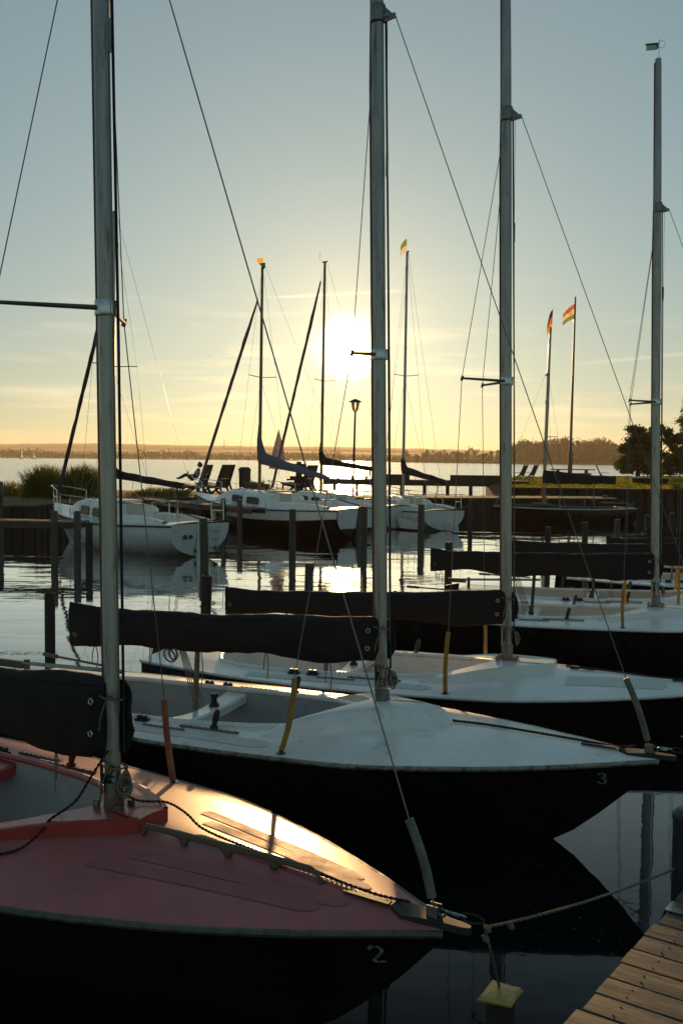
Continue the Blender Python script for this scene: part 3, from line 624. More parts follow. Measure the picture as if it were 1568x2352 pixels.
    # cleat, coiled halyard low on the mast
    if detail >= 2:
        zc = zb0 - .10; b = MB()
        for q in range(5): b.torus((mx(zc) + .066 + .008 * q, .02 - .01 * q, zc - .02 * (q % 3)), .035 + .006 * (q % 3), .006, (1, .3 - .12 * q, .15), n=16, sx=1.0)
        b.build('halyard_coil', 'rope', mast)
        b = MB(); b.box((mx(zc) - .02, -.045, zc), (.02, .02, .05)); b.tube([(mx(zc) - .02, -.058, zc - .07), (mx(zc) - .02, -.058, zc + .07)], [.006, .009], 6); b.build('mast_cleat', 'black', mast); b = MB(); b.box((mx(zc) + .03, .045, zc - .02), (.02, .02, .05)); b.tube([(mx(zc) + .03, .058, zc - .09), (mx(zc) + .03, .058, zc + .05)], [.006, .009], 6); b.build('mast_cleat', 'black', mast)
        # rope led over the foredeck to the stem
        pts = P.get('deck_rope', [(.0, .05, .12), (.12, .09, .02), (.22, .03, .015), (.35, -.03, .015), (.5, .0, .012), (.75, .03, .012), (1.0, .02, .012), (1.3, .025, .012), (1.6, .015, .014), (1.72, 0, .04)])
        laid_rope(rope_pts([(x, y, deck_z(x, abs(y)) + h) for x, y, h in pts], 5), P.get('rope_r', .0095), 'deck_rope', P.get('deck_rope_m', 'rope_dark'), t)
    # sail number on the hull
    if P.get('num'):
        cx0, zc0, sz = P['num_at']
        def fn(a, h):
            x = cx0 + a; z = zc0 + h; return (x, -(hull_y(x, z) + .004), z)
        digit(P['num'], fn, sz, .24).build('hull_number', 'paint_number', hull, smooth=False)
        def fm(a, h):
            z = mz0 + .18 + h; ang_ = -1.15 + (a - .015) / .045; return (mx(z) + .0525 * math.cos(ang_), .0415 * math.sin(ang_), z)
        digit(P['num'], fm, .034, .22).build('mast_number', 'black', mast, smooth=False)
    return t
def with_deck(t, P): return t

B1 = atz(262, 1862, .70); B2 = atz(877, 1632, .70); B3 = atz(1164, 1520, .55); B4 = atz(1504, 1395, .70)
P1 = dict(hull='hull_black', deck='red_deck', trim='red_trim', liner='grey_liner', tube='brown_tube', rub='rub_dark', apex=.27, vh=.065, seed=1, num='2', num_at=(1.585, .45, .05), cover=(1.37, 1.25, .97, .9), ties=4, rope_r=.007, fst=.31,
          deck_rope=[(.0, -.06, .2), (.08, .06, .075), (.2, .16, .07), (.36, .13, .055), (.5, .10, .015), (.8, .05, .012), (1.2, .03, .012), (1.5, .02, .012), (1.68, .02, .03)])
P2 = dict(hull='hull_black', deck='white_gel', trim='white_gel', liner='grey_liner', tube='yellow', apex=.44, vh=.105, round=True, spr=.42, seed=2, num='3', num_at=(1.52, .45, .05), cover=(1.36, 1.24, 1.05, .91), ties=5, crutch=-1.55, tiller=-.05)
P3 = dict(hull='hull_black', deck='white_clean', trim='white_clean', liner='white_clean', tube='yellow', rub='white_clean', apex=.42, vh=.06, seed=3, cover=(1.34, 1.19, 1.04, .95), lift=.0, sc=1.07, dz=-.199, ties=4, crutch=-1.7,
          deck_rope=[(.5, .12, .012), (.62, .03, .012), (.55, -.02, .012), (.66, .06, .014), (.75, .0, .012), (.62, .02, .02), (.9, .02, .012), (1.3, .0, .012), (1.7, 0, .03)])
P4 = dict(hull='hull_black', deck='white_clean', trim='white_clean', liner='cream', tube='yellow', rub='white_clean', apex=.40, vh=.05, seed=4, cover=(1.36, 1.30, 1.03, 1.02), ties=4, crutch=-1.45, crutch_m='bench')
dinghy('black keelboat with faded red deck and number 2 at its bow, nearest the dock', B1, -34, P1)
dinghy('white decked black keelboat with number 3 at its bow, next beyond the red decked boat', B2, -25.5, P2)
dinghy('white decked black keelboat with cream mast breakwater, directly behind the boat numbered 3', B3, -20, P3)
dinghy('black keelboat with cream cockpit whose mast carries the pale and green wind flag', B4, -17, P4)
P5 = dict(P4, liner='cream', seed=5, cover=(1.36, 1.30, 1.08, 1.05)); P3b = dict(P3); P3b.pop('dz'); P3b.pop('sc'); P6 = dict(P3b, seed=6, liner='cream'); P7 = dict(P3b, seed=7, deck='hull_black', trim='hull_black'); 
dinghy('white decked keelboat just behind the cream cockpit keelboat, red bag inside', (4.95, 13.5), -17, P5, 1)
dinghy('farther dark covered keelboat cut off by the right edge, its boom above the nearer covers', (7.05, 15.7), -16, P6, 1)
dinghy('farthest black keelboat at the right edge, beside the lone mooring pile', (8.5, 18.3), -14, P7, 1)
b5 = bpy.data.objects['sailing_dinghy.004']; b = MB(); b.loft([[(x, .18 * math.cos(a) * k - .22, .42 + .16 * math.sin(a) * k) for a in (2 * PI * j / 12 for j in range(12))] for x, k in ((-1.35, .6), (-1.25, 1), (-.8, 1.05), (-.55, .9), (-.5, .5))]); rb = b.build('sail_bag', 'red_trim', b5)
PA = dict(P3b, seed=8, sc=1.08, deck='canvas', trim='rub_dark', liner='grey_liner', cover=(1.95, 1.72, 1.45, 1.42), crutch=-1.9, ties=3)
PAo = atz(1247, 1160, .70)
pa = dinghy('black keelboat moored bow left along the far timber pier under a tricolour pennant', PAo, 187, PA, 1)
b = MB(); b.lathe([(.052, .86), (.07, .87), (.07, 1.30), (.052, 1.31)], 12, (-.005, 0, 0)); b.build('mast_collar', 'red_trim', pa)

# wind flag on the mast top of the cream cockpit boat (part of that boat would move with it)
def child_flag(parent, base, h, parts, label=None): pass

# ------------------------------------------------------------------ mid ground yachts (origin amidships at the waterline)
def yacht(label, pos, head, P):
    t = thing('sailing_yacht', label, 'yacht', (pos[0], pos[1], 0), R(head), 'cabin yachts moored at the quay')
    L, B, fb = P['L'], P['B'], P['fb']; xs, xb = -L / 2, L / 2
    Wt = [(0, .36 * B), (.15, .42 * B), (.4, .5 * B), (.6, .475 * B), (.8, .31 * B), (.92, .14 * B), (1, .02)]
    St = [(0, fb * 1.02), (.35, fb * .95), (.7, fb * 1.05), (1, fb * 1.28)]
    def sh(u): return cat_rom(St, u)
    def ww(u): return cat_rom(Wt, u)
    def X(u, z):
        bowx = xb - (L * .12) * max(0, (fb * 1.28 - z) / (fb * 1.28)) ** 1.2; st = xs + .16 * max(0, (fb - z) / fb) ** 1.2
        return lerp(st, bowx, u)
    sec = [(1, 0), (1.0, .15), (.985, .32), (.93, .5), (.80, .67), (.58, .82), (.28, .94), (0, 1)]
    def pt(u, k):
        kz = cat_rom([(0, .02), (.2, -.22), (.6, -.32), (1, -.3)], u); z = lerp(sh(u), kz, sec[k][1]); tt = max(0, (u - .55) / .45)
        return X(u, z), ww(u) * lerp(sec[k][0], max(0, 1 - sec[k][1] ** .9), tt), z
    b = MB(); NU = 30
    for sd in (-1, 1):
        rings = [[(lambda q: (q[0], sd * q[1], q[2]))(pt(i / NU, k)) for k in range(len(sec))] for i in range(NU + 1)]
        b.loft([r if sd == -1 else r[::-1] for r in rings], False, False)
    tr = [pt(0, k) for k in range(len(sec))]; b.add([(x, -y, z) for x, y, z in tr] + [(x, y, z) for x, y, z in tr[::-1][1:]], [tuple(range(2 * len(tr) - 1))])
    hull = b.build('hull', P['hull'], t, angle=50)
    if P.get('band'):          # white topside band above a dark hull
        b = MB()
        for sd in (-1, 1):
            rings = []
            for i in range(NU + 1):
                u = i / NU; p0, p1, p2 = pt(u, 0), pt(u, 1), pt(u, 2); rings.append([(p[0], sd * (p[1] + .012), p[2]) for p in (p0, p1, p2)])
            b.loft([r if sd == -1 else r[::-1] for r in rings], False, False)
        b.build('topside_band', 'white_clean', hull)
        b = MB(); b.add([(x - .012, -y * .98, z) for x, y, z in tr[:5]] + [(x - .012, y * .98, z) for x, y, z in tr[:5][::-1]], [tuple(range(10))]); b.build('transom_panel', 'white_clean', hull)
    b = MB()
    for sd in (-1, 1): b.tube([(p[0], sd * (p[1] + .012), p[2] - .05) for p in (pt(i / 40, 0) for i in range(41))], .022, 6)
    b.build('rub_rail', P.get('rubm', 'bench'), t)
    # deck with cockpit well
    c0, c1, cw = xs + .08 * L, -.08 * L, .25 * B
    xsn = sorted([lerp(xs, xb, i / 40) for i in range(41)] + [c0, c0 + .001, c1, c1 + .001])
    def dz(x, y): u = (x - xs) / L; w = max(ww(u), .02); return sh(u) + .05 * (1 - min(1, abs(y) / w) ** 2)
    b = MB()
    for sd in (-1, 1):
        rings = []
        for x in xsn:
            u = (x - xs) / L; w = ww(u); c = cw if c0 < x < c1 + .0005 else 0.0; rings.append([(x, sd * lerp(w, c, j / 6), dz(x, lerp(w, c, j / 6))) for j in range(7)])
        b.loft([r if sd == -1 else r[::-1] for r in rings], False, False)
    b.build('deck', 'white_clean', t)
    b = MB(); zt = fb + .03
    b.add([(c0, -cw, zt), (c1, -cw, zt), (c1, cw, zt), (c0, cw, zt), (c0, -cw + .05, .32), (c1, -cw + .05, .32), (c1, cw - .05, .32), (c0, cw - .05, .32)], [(0, 1, 5, 4), (1, 2, 6, 5), (2, 3, 7, 6), (3, 0, 4, 7), (4, 5, 6, 7)])
    b.build('cockpit_liner', 'white_clean', t, smooth=False)
    b = MB()
    for sd in (-1, 1):
        rings = []
        for i in range(9):
            x = lerp(c0 - .05, c1 + .05, i / 8); h = .17 * math.sin(min(1, (i / 8) * 1.6 + .2) * PI / 2); y = sd * (cw + .10); z = dz(x, cw + .1) - .02
            rings.append([(x, y + sd * .09, z), (x, y + sd * .06, z + h), (x, y - sd * .02, z + h + .02), (x, y - sd * .09, z + h * .9), (x, y - sd * .10, z - .1)])
        b.loft([r if sd == -1 else r[::-1] for r in rings], False, False)
        b.build('coaming' , 'white_clean', t); b = MB()
    # cabin trunk
    ca, cb = -.09 * L, .30 * L; hc = P.get('cab', .42); prof = []
    for i in range(15):
        s = i / 14; x = lerp(ca, cb, s); w = lerp(.33 * B, .17 * B, s ** 1.3); z = dz(x, w) - .03; h = hc * (1 if s < .72 else max(.0, 1 - ((s - .72) / .28) ** 1.5 * .96))
        if s < .01: h *= .97
        prof.append([(x, -w, z), (x, -w * .95, z + h * .72), (x, -w * .82, z + h * .94), (x, -w * .35, z + h + .05), (x, w * .35, z + h + .05), (x, w * .82, z + h * .94), (x, w * .95, z + h * .72), (x, w, z)])
    b = MB(); b.loft(prof, True, True); cab = b.build('cabin', 'white_clean', t, angle=50)
    for sd in (-1, 1):
        for (sa, sb) in P.get('win', ((.12, .34), (.42, .62))):
            rr = []
            for (s, hh) in ((sa, .22), (sa + .015, .16), (sb - .02, .16), (sb, .24), (sb - .01, .66), (sb - .03, .70), (sa + .03, .70), (sa, .62)):
                x = lerp(ca, cb, s); w = lerp(.33 * B, .17 * B, s ** 1.3); z = dz(x, w) - .03 + hc * hh; rr.append((x, sd * (w * (1 - .05 * hh / .72) + .012), z))
            cx_ = Vector((sum(p[0] for p in rr) / 8, sum(p[1] for p in rr) / 8, sum(p[2] for p in rr) / 8))
            b = MB(); inner = [tuple(Vector(p) - Vector((0, sd * .03, 0))) for p in rr]; n = len(rr)
            b.add(rr + inner, [tuple(range(n)) if sd == -1 else tuple(range(n - 1, -1, -1))] + [(i, (i + 1) % n, n + (i + 1) % n, n + i) for i in range(n)])
            w_ = b.build('window', 'glass_dark', cab, angle=20)
            b = MB(); b.tube([Vector(p) for p in rr + rr[:1]], .014, 6); b.build('frame', 'alu_dark', w_)
    # companionway and sliding hatch
    b = MB(); z = dz(ca, 0); b.box((ca - .015, 0, z + .12), (.03, .5, hc + .12)); b.build('companionway', P.get('comp', 'cream'), cab)
    b = MB(); b.box((ca + .35, 0, z + hc + .06), (.7, .56, .05)); b.build('hatch', 'white_clean', cab)
    for sd in (-1, 1):
        b = MB(); yy = sd * .2 * B; pts = [(lerp(ca, cb, .1 + .5 * q / 8), yy * (1 - .02 * q), dz(0, 0) + hc * .99 + .05 + .05 * (1 if q % 2 else .4)) for q in range(9)]; b.tube(pts, .016, 6); b.build('handrail', 'bench', cab)
    # rig
    mx0 = P.get('mx', .06 * L); mh = P['mh']; mz = dz(mx0, 0) + hc + .03; rk = P.get('rake', .012)
    def MX(z): return mx0 - (z - mz) * rk
    b = MB(); b.tube([(MX(mz), 0, mz), (MX(mh * .5), 0, mh * .5), (MX(mh), 0, mh)], [.055, .055, .045], 10); mast = b.build('mast', P.get('mastm', 'alu'), t)
    b = MB(); b.box((MX(mh), 0, mh + .02), (.24, .06, .04)); b.build('masthead', 'alu_dark', mast)
    sz = P.get('sz', mh * .55); sl = P.get('sl', .55)
    for sd in (-1, 1):
        b = MB(); b.tube([(MX(sz), 0, sz), (MX(sz) - .1, sd * sl, sz + .05)], .014, 6); b.build('spreader', 'alu_dark', mast)
        ch = (mx0 - .15, sd * (ww((mx0 - xs) / L) - .06), dz(mx0, 0)); ch2 = (mx0 - .55, ch[1], ch[2])
        b = MB(); b.tube([(MX(mh), 0, mh - .05), (MX(sz) - .1, sd * sl, sz + .05), ch], .005, 4); b.build('shroud', 'wire', t)
        b = MB(); b.tube([(MX(sz), 0, sz - .08), ch2], .005, 4); b.build('lower_shroud', 'wire', t)
    b = MB(); b.tube([(MX(mh) - .1, 0, mh), (xs + .05, 0, dz(xs, 0) + .02)], .005, 4); b.build('backstay', 'wire', t)
    ft = P.get('ft', mh - .1); bow = Vector((xb - .12, 0, dz(xb - .12, 0) + .12)); top = Vector((MX(ft) + .06, 0, ft)); d = top - bow
    b = MB(); b.tube([bow, top], .005, 4); b.build('forestay', 'wire', t)
    if P.get('furl'):
        b = MB(); pts = [bow + d * (.02 + .93 * q / 24) for q in range(25)]; b.tube([p + Vector((0, .012 * wob((p.z * 3, 1, P['L'])), .0)) for p in pts], [(.055 + .012 * wob((q * .7, 3, P['B']))) * (1.0 if q < 20 else lerp(1, .5, (q - 20) / 4)) for q in range(25)], 8); b.build('furled_jib', P['furl'], t)
        b = MB(); b.lathe([(.03, 0), (.085, .01), (.085, .03), (.03, .04), (.03, .09), (.085, .10), (.085, .12), (.03, .13)], 10, bow + d * .005); b.build('furling_drum', 'steel_dull', t)
    # boom and cover
    bz = P.get('bz', mz + .75); bl = P['boom']; droop = P.get('droop', .25)
    b = MB(); b.tube([(MX(bz), 0, bz), (MX(bz) - bl, 0, bz - droop)], .045, 8); b.build('boom', 'alu_dark', t)
    b = MB(); rings = []
    for i in range(29):
        s = i / 28; x = MX(bz) + .07 - s * (bl - .02); hgt = lerp(P.get('ch', .34), .15, s ** .7) + .02 * wob((s * 6, L, 1)); bot = bz - droop * s - .07 - .02 * wob((s * 5, L, 9)); hw = lerp(.13, .06, s)
        if s < .12: hgt += P.get('collar', .5) * (1 - s / .12) ** 1.6; hw = lerp(.075, hw, (s / .12))
        rings.append([(x, hw * math.sin(a) * (.6 + .4 * (math.cos(a) < .3)), bot + hgt * (.5 + .5 * math.cos(a))) for a in (2 * PI * j / 14 for j in range(14))])
    b.loft(rings).build('sail_cover', P['cov'], t, angle=60)
    b = MB()
    for q in range(3):
        s = .3 + .25 * q; b.tube([(MX(bz) - s * bl, .0, bz - droop * s - .08), (MX(bz) - s * bl + .02, .02, bz - droop * s - .28)], .008, 4)
    b.tube([(MX(bz) - bl * .85, 0, bz - droop * .85), (c0 + .3, 0, fb + .1)], .012, 4); b.tube([(MX(bz) - bl * .85, .04, bz - droop * .85), (c0 + .34, .04, fb + .1)], .012, 4); b.build('main_sheet', 'rope', t)
    # bow and stern rails
    h = .5
    for (nm, xa, xc, ya) in (('bow_rail', xb - .95, xb + .02, None), ('stern_rail', xs + .75, xs + .04, None)):
        b = MB(); ua = (xa - xs) / L; uc = (min(xc, xb - .05) - xs) / L; pa_ = ww(ua) - .08; pc = max(ww(uc) - .06, .10)
        za, zc = dz(xa, 0), dz(min(xc, xb - .05), 0)
        up = rope_pts([(xa, -pa_, za + h * .96), ((xa + xc) / 2, -(pa_ + pc) / 2, (za + zc) / 2 + h), (xc, -pc, zc + h), (xc, pc, zc + h), ((xa + xc) / 2, (pa_ + pc) / 2, (za + zc) / 2 + h), (xa, pa_, za + h * .96)], 4)
        b.tube(up, .014, 6)
        for sd in (-1, 1):
            for (x, y, z) in ((xa, pa_, za), (xc - .12 * (1 if xc > 0 else -1), pc, zc)):
                b.tube([(x, sd * y, z + h * .97), (x - .02, sd * y, z)], .013, 6)
            b.tube([(xa, sd * pa_, za + h * .5), (xc - .1 * (1 if xc > 0 else -1), sd * pc, zc + h * .5)], .010, 6)
        b.build(nm, 'steel', t)
    for sd in (-1, 1):
        for q in range(P.get('stan', 2)):
            x = lerp(xs + .75, xb - .95, (q + 1) / (P.get('stan', 2) + 1)); y = sd * (ww((x - xs) / L) - .07); z = dz(x, abs(y)); b = MB(); b.tube([(x, y, z), (x, y, z + .5)], .012, 6); b.build('stanchion', 'steel', t)
        b = MB(); pts = []
        for q in range(9):
            x = lerp(xs + .75, xb - .95, q / 8); pts.append((x, sd * (ww((x - xs) / L) - .075), dz(x, 0) + .48))
        b.tube(pts, .005, 4); b.build('lifeline', 'wire', t)
    # rudder hung on the transom, raised or down
    if P.get('lifted'):
        b = MB(); b.add([(xs - .02, -.02, fb * .55), (xs - .95, -.015, fb * .38), (xs - 1.02, -.015, fb * .06), (xs - .12, -.02, fb * .08), (xs - .02, .02, fb * .55), (xs - .95, .015, fb * .38), (xs - 1.02, .015, fb * .06), (xs - .12, .02, fb * .08)], [(0, 1, 2, 3), (7, 6, 5, 4), (0, 4, 5, 1), (1, 5, 6, 2), (2, 6, 7, 3), (3, 7, 4, 0)]); b.build('raised_rudder', 'white_clean', t)
    else:
        b = MB(); b.beam((xs - .03, 0, fb + .1), (xs + .10, 0, -.3), .05, .16, (0, 1, 0)); rd = b.build('rudder', 'rub_dark' if P['hull'] != 'white_clean' else 'white_gel', t)
        b = MB(); b.tube([(xs - .03, 0, fb + .12), (xs + .85, .05, fb + .28)], .02, 6); b.build('tiller', 'bench', t)
    return t, hull
Y1, Y1h = yacht('white sailing yacht with broad round transom, leftmost at the quay', (-5.95, 26.9), 135.5, dict(L=7.0, B=2.45, fb=.82, hull='white_clean', mh=9.0, boom=3.3, cov='canvas', furl='furl_dark', ft=7.5, bz=1.95, droop=.22, ch=.26, collar=.25, sz=4.9, cab=.40, mx=.42, sl=.7))
for (y, z, r) in ((.45, .52, .06), (.28, .52, .05), (.06, .16, .055), (-.52, .22, .05)):
    b = MB(); b.lathe([(r, 0), (r, .03), (r * .6, .032)], 10, (-3.5 + .16 * max(0, (.82 - z) / .82) ** 1.2 - .012, y, z), (-1, 0, .15)); b.build('transom_vent', 'black', Y1)
b = MB()
for y in (-.55, -.30): b.tube([(-3.53, y, .75), (-3.46, y, .18)], .013, 6)
for z in (.25, .45, .65): b.tube([(-3.50, -.55, z), (-3.50, -.30, z)], .013, 6)
b.build('boarding_ladder', 'steel', Y1)
b = MB(); b.tube(rope_pts([(-.25, -1.05, 1.2), (-.7, -.95, 1.16), (-1.6, -.75, 1.18), (-2.1, -.8, 1.22), (-2.35, -.9, 1.12)]), .03, 8); b.build('cockpit_grab_bar', 'black', Y1)
Y2, _ = yacht('black hulled yacht with white cabin and grey blue sail cover', (-2.40, 33.7), 135.5, dict(L=8.3, B=2.7, fb=.90, hull='hull_black', band=True, mh=9.0, boom=3.35, cov='canvas_blue', furl='furl', ft=8.15, bz=2.35, droop=.5, ch=.5, collar=.85, sz=5.2, cab=.40, mx=.58, mastm='gold_mast', sl=.62))
b = MB(); b.lathe([(.02, -.30), (.10, -.26), (.10, .22), (.05, .28), (.02, .34)], 12, (1.7, 1.12, .6), (.15, .12, 1)); b.build('fender', 'white_clean', Y2)
Y3, _ = yacht('pale yacht moored behind the black hulled one, half unrolled mauve jib', (-.45, 37.2), 137, dict(L=6.6, B=2.4, fb=.80, hull='white_clean', mh=9.75, boom=2.6, cov='canvas', furl='furl', ft=9.5, bz=2.3, droop=.2, cab=.36, mx=.45, mastm='gold_mast', sl=.55, lifted=True))
Y4, _ = yacht('white yacht with dark boom cover and lifted rudder beside the tall glinting lamp', (2.52, 37.0), 111, dict(L=5.8, B=2.1, fb=.70, hull='white_clean', mh=10.15, boom=3.6, cov='canvas', bz=2.0, droop=.3, cab=.34, mx=.6, ft=8.8, sl=.5, lifted=True))
Y4.rotation_euler.z = R(111)
# loose foot of the mauve jib
b = MB(); q0 = at(640, 985, 38.6); q1 = at(617, 1076, 39.2); q2 = at(655, 1080, 38.6); q3 = at(660, 1000, 38.2)
def to_local(o, p): return (Matrix.Translation(o.location) @ Matrix.Rotation(o.rotation_euler.z, 4, 'Z') @ Matrix.Scale(o.scale.x, 4)).inverted() @ Vector(p)
gr = []
for i in range(9):
    s = i / 8; a = q0.lerp(q1, s) + Vector((-.02 * math.sin(s * PI), 0, 0)); c = q0.lerp(q2, s) + Vector((.06 * math.sin(s * PI), 0, 0)); gr.append([to_local(Y3, a.lerp(c, j / 6) + Vector((0, .12 * math.sin(j * 1.4 + s * 3) * s, 0))) for j in range(7)])
b.loft([[tuple(p) for p in r] for r in gr], False, False); loose = b.build('loose_sail', 'purple', Y3)
b = MB(); b.loft([[tuple(Vector(r[j]) + Vector((.012, .012, 0))) for j in (1, 2, 3)] for r in gr[4:8]], False, False); b.build('sail_window', 'sail', loose)
# mast-top things: lantern, wind vanes, flags
def put(parent, name, m, b): return b.build(name, m, parent)
def wavy_flag(w, h, rows, drop=.0, n=10, sweep=(1, 0, 0)):
    """a cloth of horizontal stripes; returns list of (MB) per stripe"""
    out = []; sw = Vector(sweep).normalized(); k = len(rows)
    for r in range(k):
        b = MB(); g = []
        for i in range(n + 1):
            s = i / n; row = []
            for j in range(3):
                v = (r + j / 2) / k
                p = sw * (w * s * (1 - .12 * s)) + Vector((0, .06 * w * math.sin(s * 6 + v * 1.5) * s, -h * v * (1 - .25 * s) - drop * s * s)); row.append(tuple(p))
            g.append(row)
        b.loft(g, False, False); out.append((b, rows[r]))
    return out
def flag(name, label, base, w, h, rows, drop, sweep, cat='flag', parent=None):
    if parent is None:
        t = thing(name, label, cat, base)
    else:
        t = bpy.data.objects.new(name, None); COL.objects.link(t); t.parent = parent; t.location = to_local(parent, base); t.rotation_euler = (0, 0, -parent.rotation_euler.z)
    for b, m in wavy_flag(w, h, rows, drop, sweep=sweep): b.build('stripe', m, t)
    return t
tp = at(606, 618, 34.0); loc = to_local(Y2, tp)
b = MB(); b.lathe([(.03, 0), (.05, .03), (.05, .16), (.03, .18)], 10, loc + Vector((0, 0, .0))); b.build('masthead_lantern', mat('green_lantern', (.02, .35, .22), .25), Y2)
f = flag('pennant', None, tp + Vector((-.02, 0, .36)), .24, .2, ['fl_gold'], 0, (-1, 0, 0), parent=Y2)
loc = to_local(Y3, at(735, 600, 37.5)); b = MB(); b.tube([loc, loc + Vector((0, 0, .28))], .006, 4); b.tube([loc + Vector((.22, -.22, .28)), loc + Vector((-.22, .22, .27))], .006, 4); b.add([loc + Vector((.22, -.22, .28)), loc + Vector((.28, -.28, .32)), loc + Vector((.28, -.28, .22))], [(0, 1, 2)]); b.build('wind_vane', 'black', Y3)
flag('pennant', None, at(934, 548, 36.6), .28, .5, ['fl_green', 'fl_white'], .18, (-.6, .1, -.25), parent=Y4)
fb_ = at(1268, 712, PAo.y); b = MB(); lp = to_local(pa, at(1262, 760, PAo.y)); 
flag('pennant', None, fb_, .22, .75, ['fl_black', 'fl_red', 'fl_gold'], .5, (-.9, .0, -.3), parent=pa)
b = MB(); b.tube([to_local(pa, at(1266, 745, PAo.y)), to_local(pa, at(1269, 708, PAo.y))], .008, 5); b.build('flag_staff', 'wire', pa)
d4 = bpy.data.objects['sailing_dinghy.003']
b = MB(); mt = Vector((-(7.2 - .7) * math.tan(R(1.1)), 0, 7.2)); b.tube([mt, mt + Vector((0, 0, .22))], .003, 4); b.torus(mt + Vector((0.03, 0, .16)), .04, .0022, (0, 1, 0), n=14, k=4); vane = b.build('vane_rod', 'wire', d4)
for nm, m, x0, x1, z0, z1 in (('wind_flag', 'fl_green', -.15, -.03, .10, .17), ):
    b = MB(); b.add([mt + Vector((-.145, -.005, .10)), mt + Vector((-.025, .0, .10)), mt + Vector((-.025, 0, .165)), mt + Vector((-.145, -.005, .165))], [(0, 1, 2, 3)]); b.build(nm, mat('pale_green_vane', (.45, .6, .38), .5), vane)
    dk = mat('dark_green_trim', (.01, .07, .065), .5)
    b = MB(); b.box(mt + Vector((-.085, -.004, .172)), (.14, .006, .02)); b.box(mt + Vector((-.018, 0, .145)), (.02, .006, .065)); b.build('vane_trim', dk, vane)

# ------------------------------------------------------------------ quay, pier, boardwalk, lawn
ZQ = .9
def slab(name, poly, z, m, kind='structure', label=None):
    b = MB(); b.prism(poly, -1.6, z); o = b.build(name, m, smooth=False); o['kind'] = kind
    if label: o['label'] = label
    return o
quay_front = [(-44, 13), (-16, 26.5), (-9.6, 31.0), (-8.4, 35.6), (-6.0, 38.4), (-3.0, 40.2), (.2, 41.0)]
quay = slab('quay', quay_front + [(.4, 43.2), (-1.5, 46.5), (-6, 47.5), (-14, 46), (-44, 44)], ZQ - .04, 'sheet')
# uneven dry ground on the quay
b = MB(); 
import mathutils
def inside(p, poly):
    c = False; n = len(poly)
    for i in range(n):
        x1, y1 = poly[i]; x2, y2 = poly[(i + 1) % n]
        if (y1 > p[1]) != (y2 > p[1]) and p[0] < (x2 - x1) * (p[1] - y1) / (y2 - y1) + x1: c = not c
    return c
def ground(name, poly, z, amp, step, m):
    bm = bmesh.new(); x0 = min(p[0] for p in poly); x1 = max(p[0] for p in poly); y0 = min(p[1] for p in poly); y1 = max(p[1] for p in poly)
    vs = [bm.verts.new((p[0], p[1], z)) for p in poly]; bm.faces.new(vs); 
    for ax, lo, hi in ((0, x0, x1), (1, y0, y1)):
        k = lo + step
        while k < hi:
            co = Vector((k, 0, 0)) if ax == 0 else Vector((0, k, 0)); no = Vector((1, 0, 0)) if ax == 0 else Vector((0, 1, 0))
            bmesh.ops.bisect_plane(bm, geom=bm.verts[:] + bm.edges[:] + bm.faces[:], plane_co=co, plane_no=no); k += step
    for v in bm.verts: v.co.z += amp * (mnoise.noise(v.co * .8) + .5 * mnoise.noise(v.co * 2.3)) + amp
    me = bpy.data.meshes.new(name); bm.to_mesh(me); bm.free(); me.materials.append(M[m]); me.polygons.foreach_set('use_smooth', [True] * len(me.polygons))
    o = bpy.data.objects.new(name, me); COL.objects.link(o); o['kind'] = 'structure'; return o
gpoly = [(-30, 20.2), (-16, 26.9), (-9.7, 31.3), (-8.6, 35.8), (-6.1, 38.7), (-3.1, 40.5), (.1, 41.3), (.2, 43.0), (-1.6, 46.2), (-6, 47.2), (-14, 45.7), (-30, 44)]
ground('quay_ground', gpoly, ZQ - .035, .035, .55, 'soil')
# boards of the quay wall, seen upright one by one
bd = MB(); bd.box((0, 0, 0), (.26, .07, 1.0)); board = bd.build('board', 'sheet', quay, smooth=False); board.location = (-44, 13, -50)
def wall_boards(front, parent, zt, pitch=.3, proud=.05, first=None, x_lo=-1e9, x_hi=1e9, prot=None):
    k = 0
    for i in range(len(front) - 1):
        a = Vector((*front[i], 0)); c = Vector((*front[i + 1], 0)); d = c - a; n = int(d.length / pitch); nd = d.normalized(); nr = Vector((nd.y, -nd.x, 0))
        for j in range(n):
            p = a + d * ((j + .5) / n) + nr * (proud + random.uniform(-.012, .012))
            if not (x_lo < p.x < x_hi): continue
            ht = zt - random.uniform(0.0, .05); c_ = prot.copy() if k else prot; 
            if k: COL.objects.link(c_)
            c_.parent = parent; c_.location = (p.x, p.y, ht - .8); c_.rotation_euler = (0, 0, math.atan2(d.y, d.x)); c_.scale = (1, 1, 1.6); k += 1
wall_boards(quay_front, quay, ZQ + .0, .34, .05, prot=board, x_lo=-13.5, x_hi=.2)
# the pier with its boarded deck
pf = [(.5, 41.0), (11.75, 42.6)]; pd = (Vector((*pf[1], 0)) - Vector((*pf[0], 0))); plen = pd.length; pdn = pd.normalized(); pn = Vector((-pdn.y, pdn.x, 0)); prz = math.atan2(pd.y, pd.x)
pier = thing('timber_pier', 'long dark timber pier with sunlit plank deck behind the moored black boat', 'pier', (pf[0][0], pf[0][1], 0), prz)
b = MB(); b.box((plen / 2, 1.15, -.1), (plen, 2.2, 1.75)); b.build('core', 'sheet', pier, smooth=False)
pb = MB(); pb.box((0, 0, 0), (.27, .07, 1.0)); pbo = pb.build('board', 'sheet', pier, smooth=False)
nb = int(plen / .3)
for i in range(nb):
    o = pbo if i == 0 else pbo.copy()
    if i: COL.objects.link(o)
    o.parent = pier; o.location = ((i + .5) * plen / nb, .0 + random.uniform(-.01, .01), .05 - random.uniform(0, .03)); o.scale = (1, 1, 1.7)
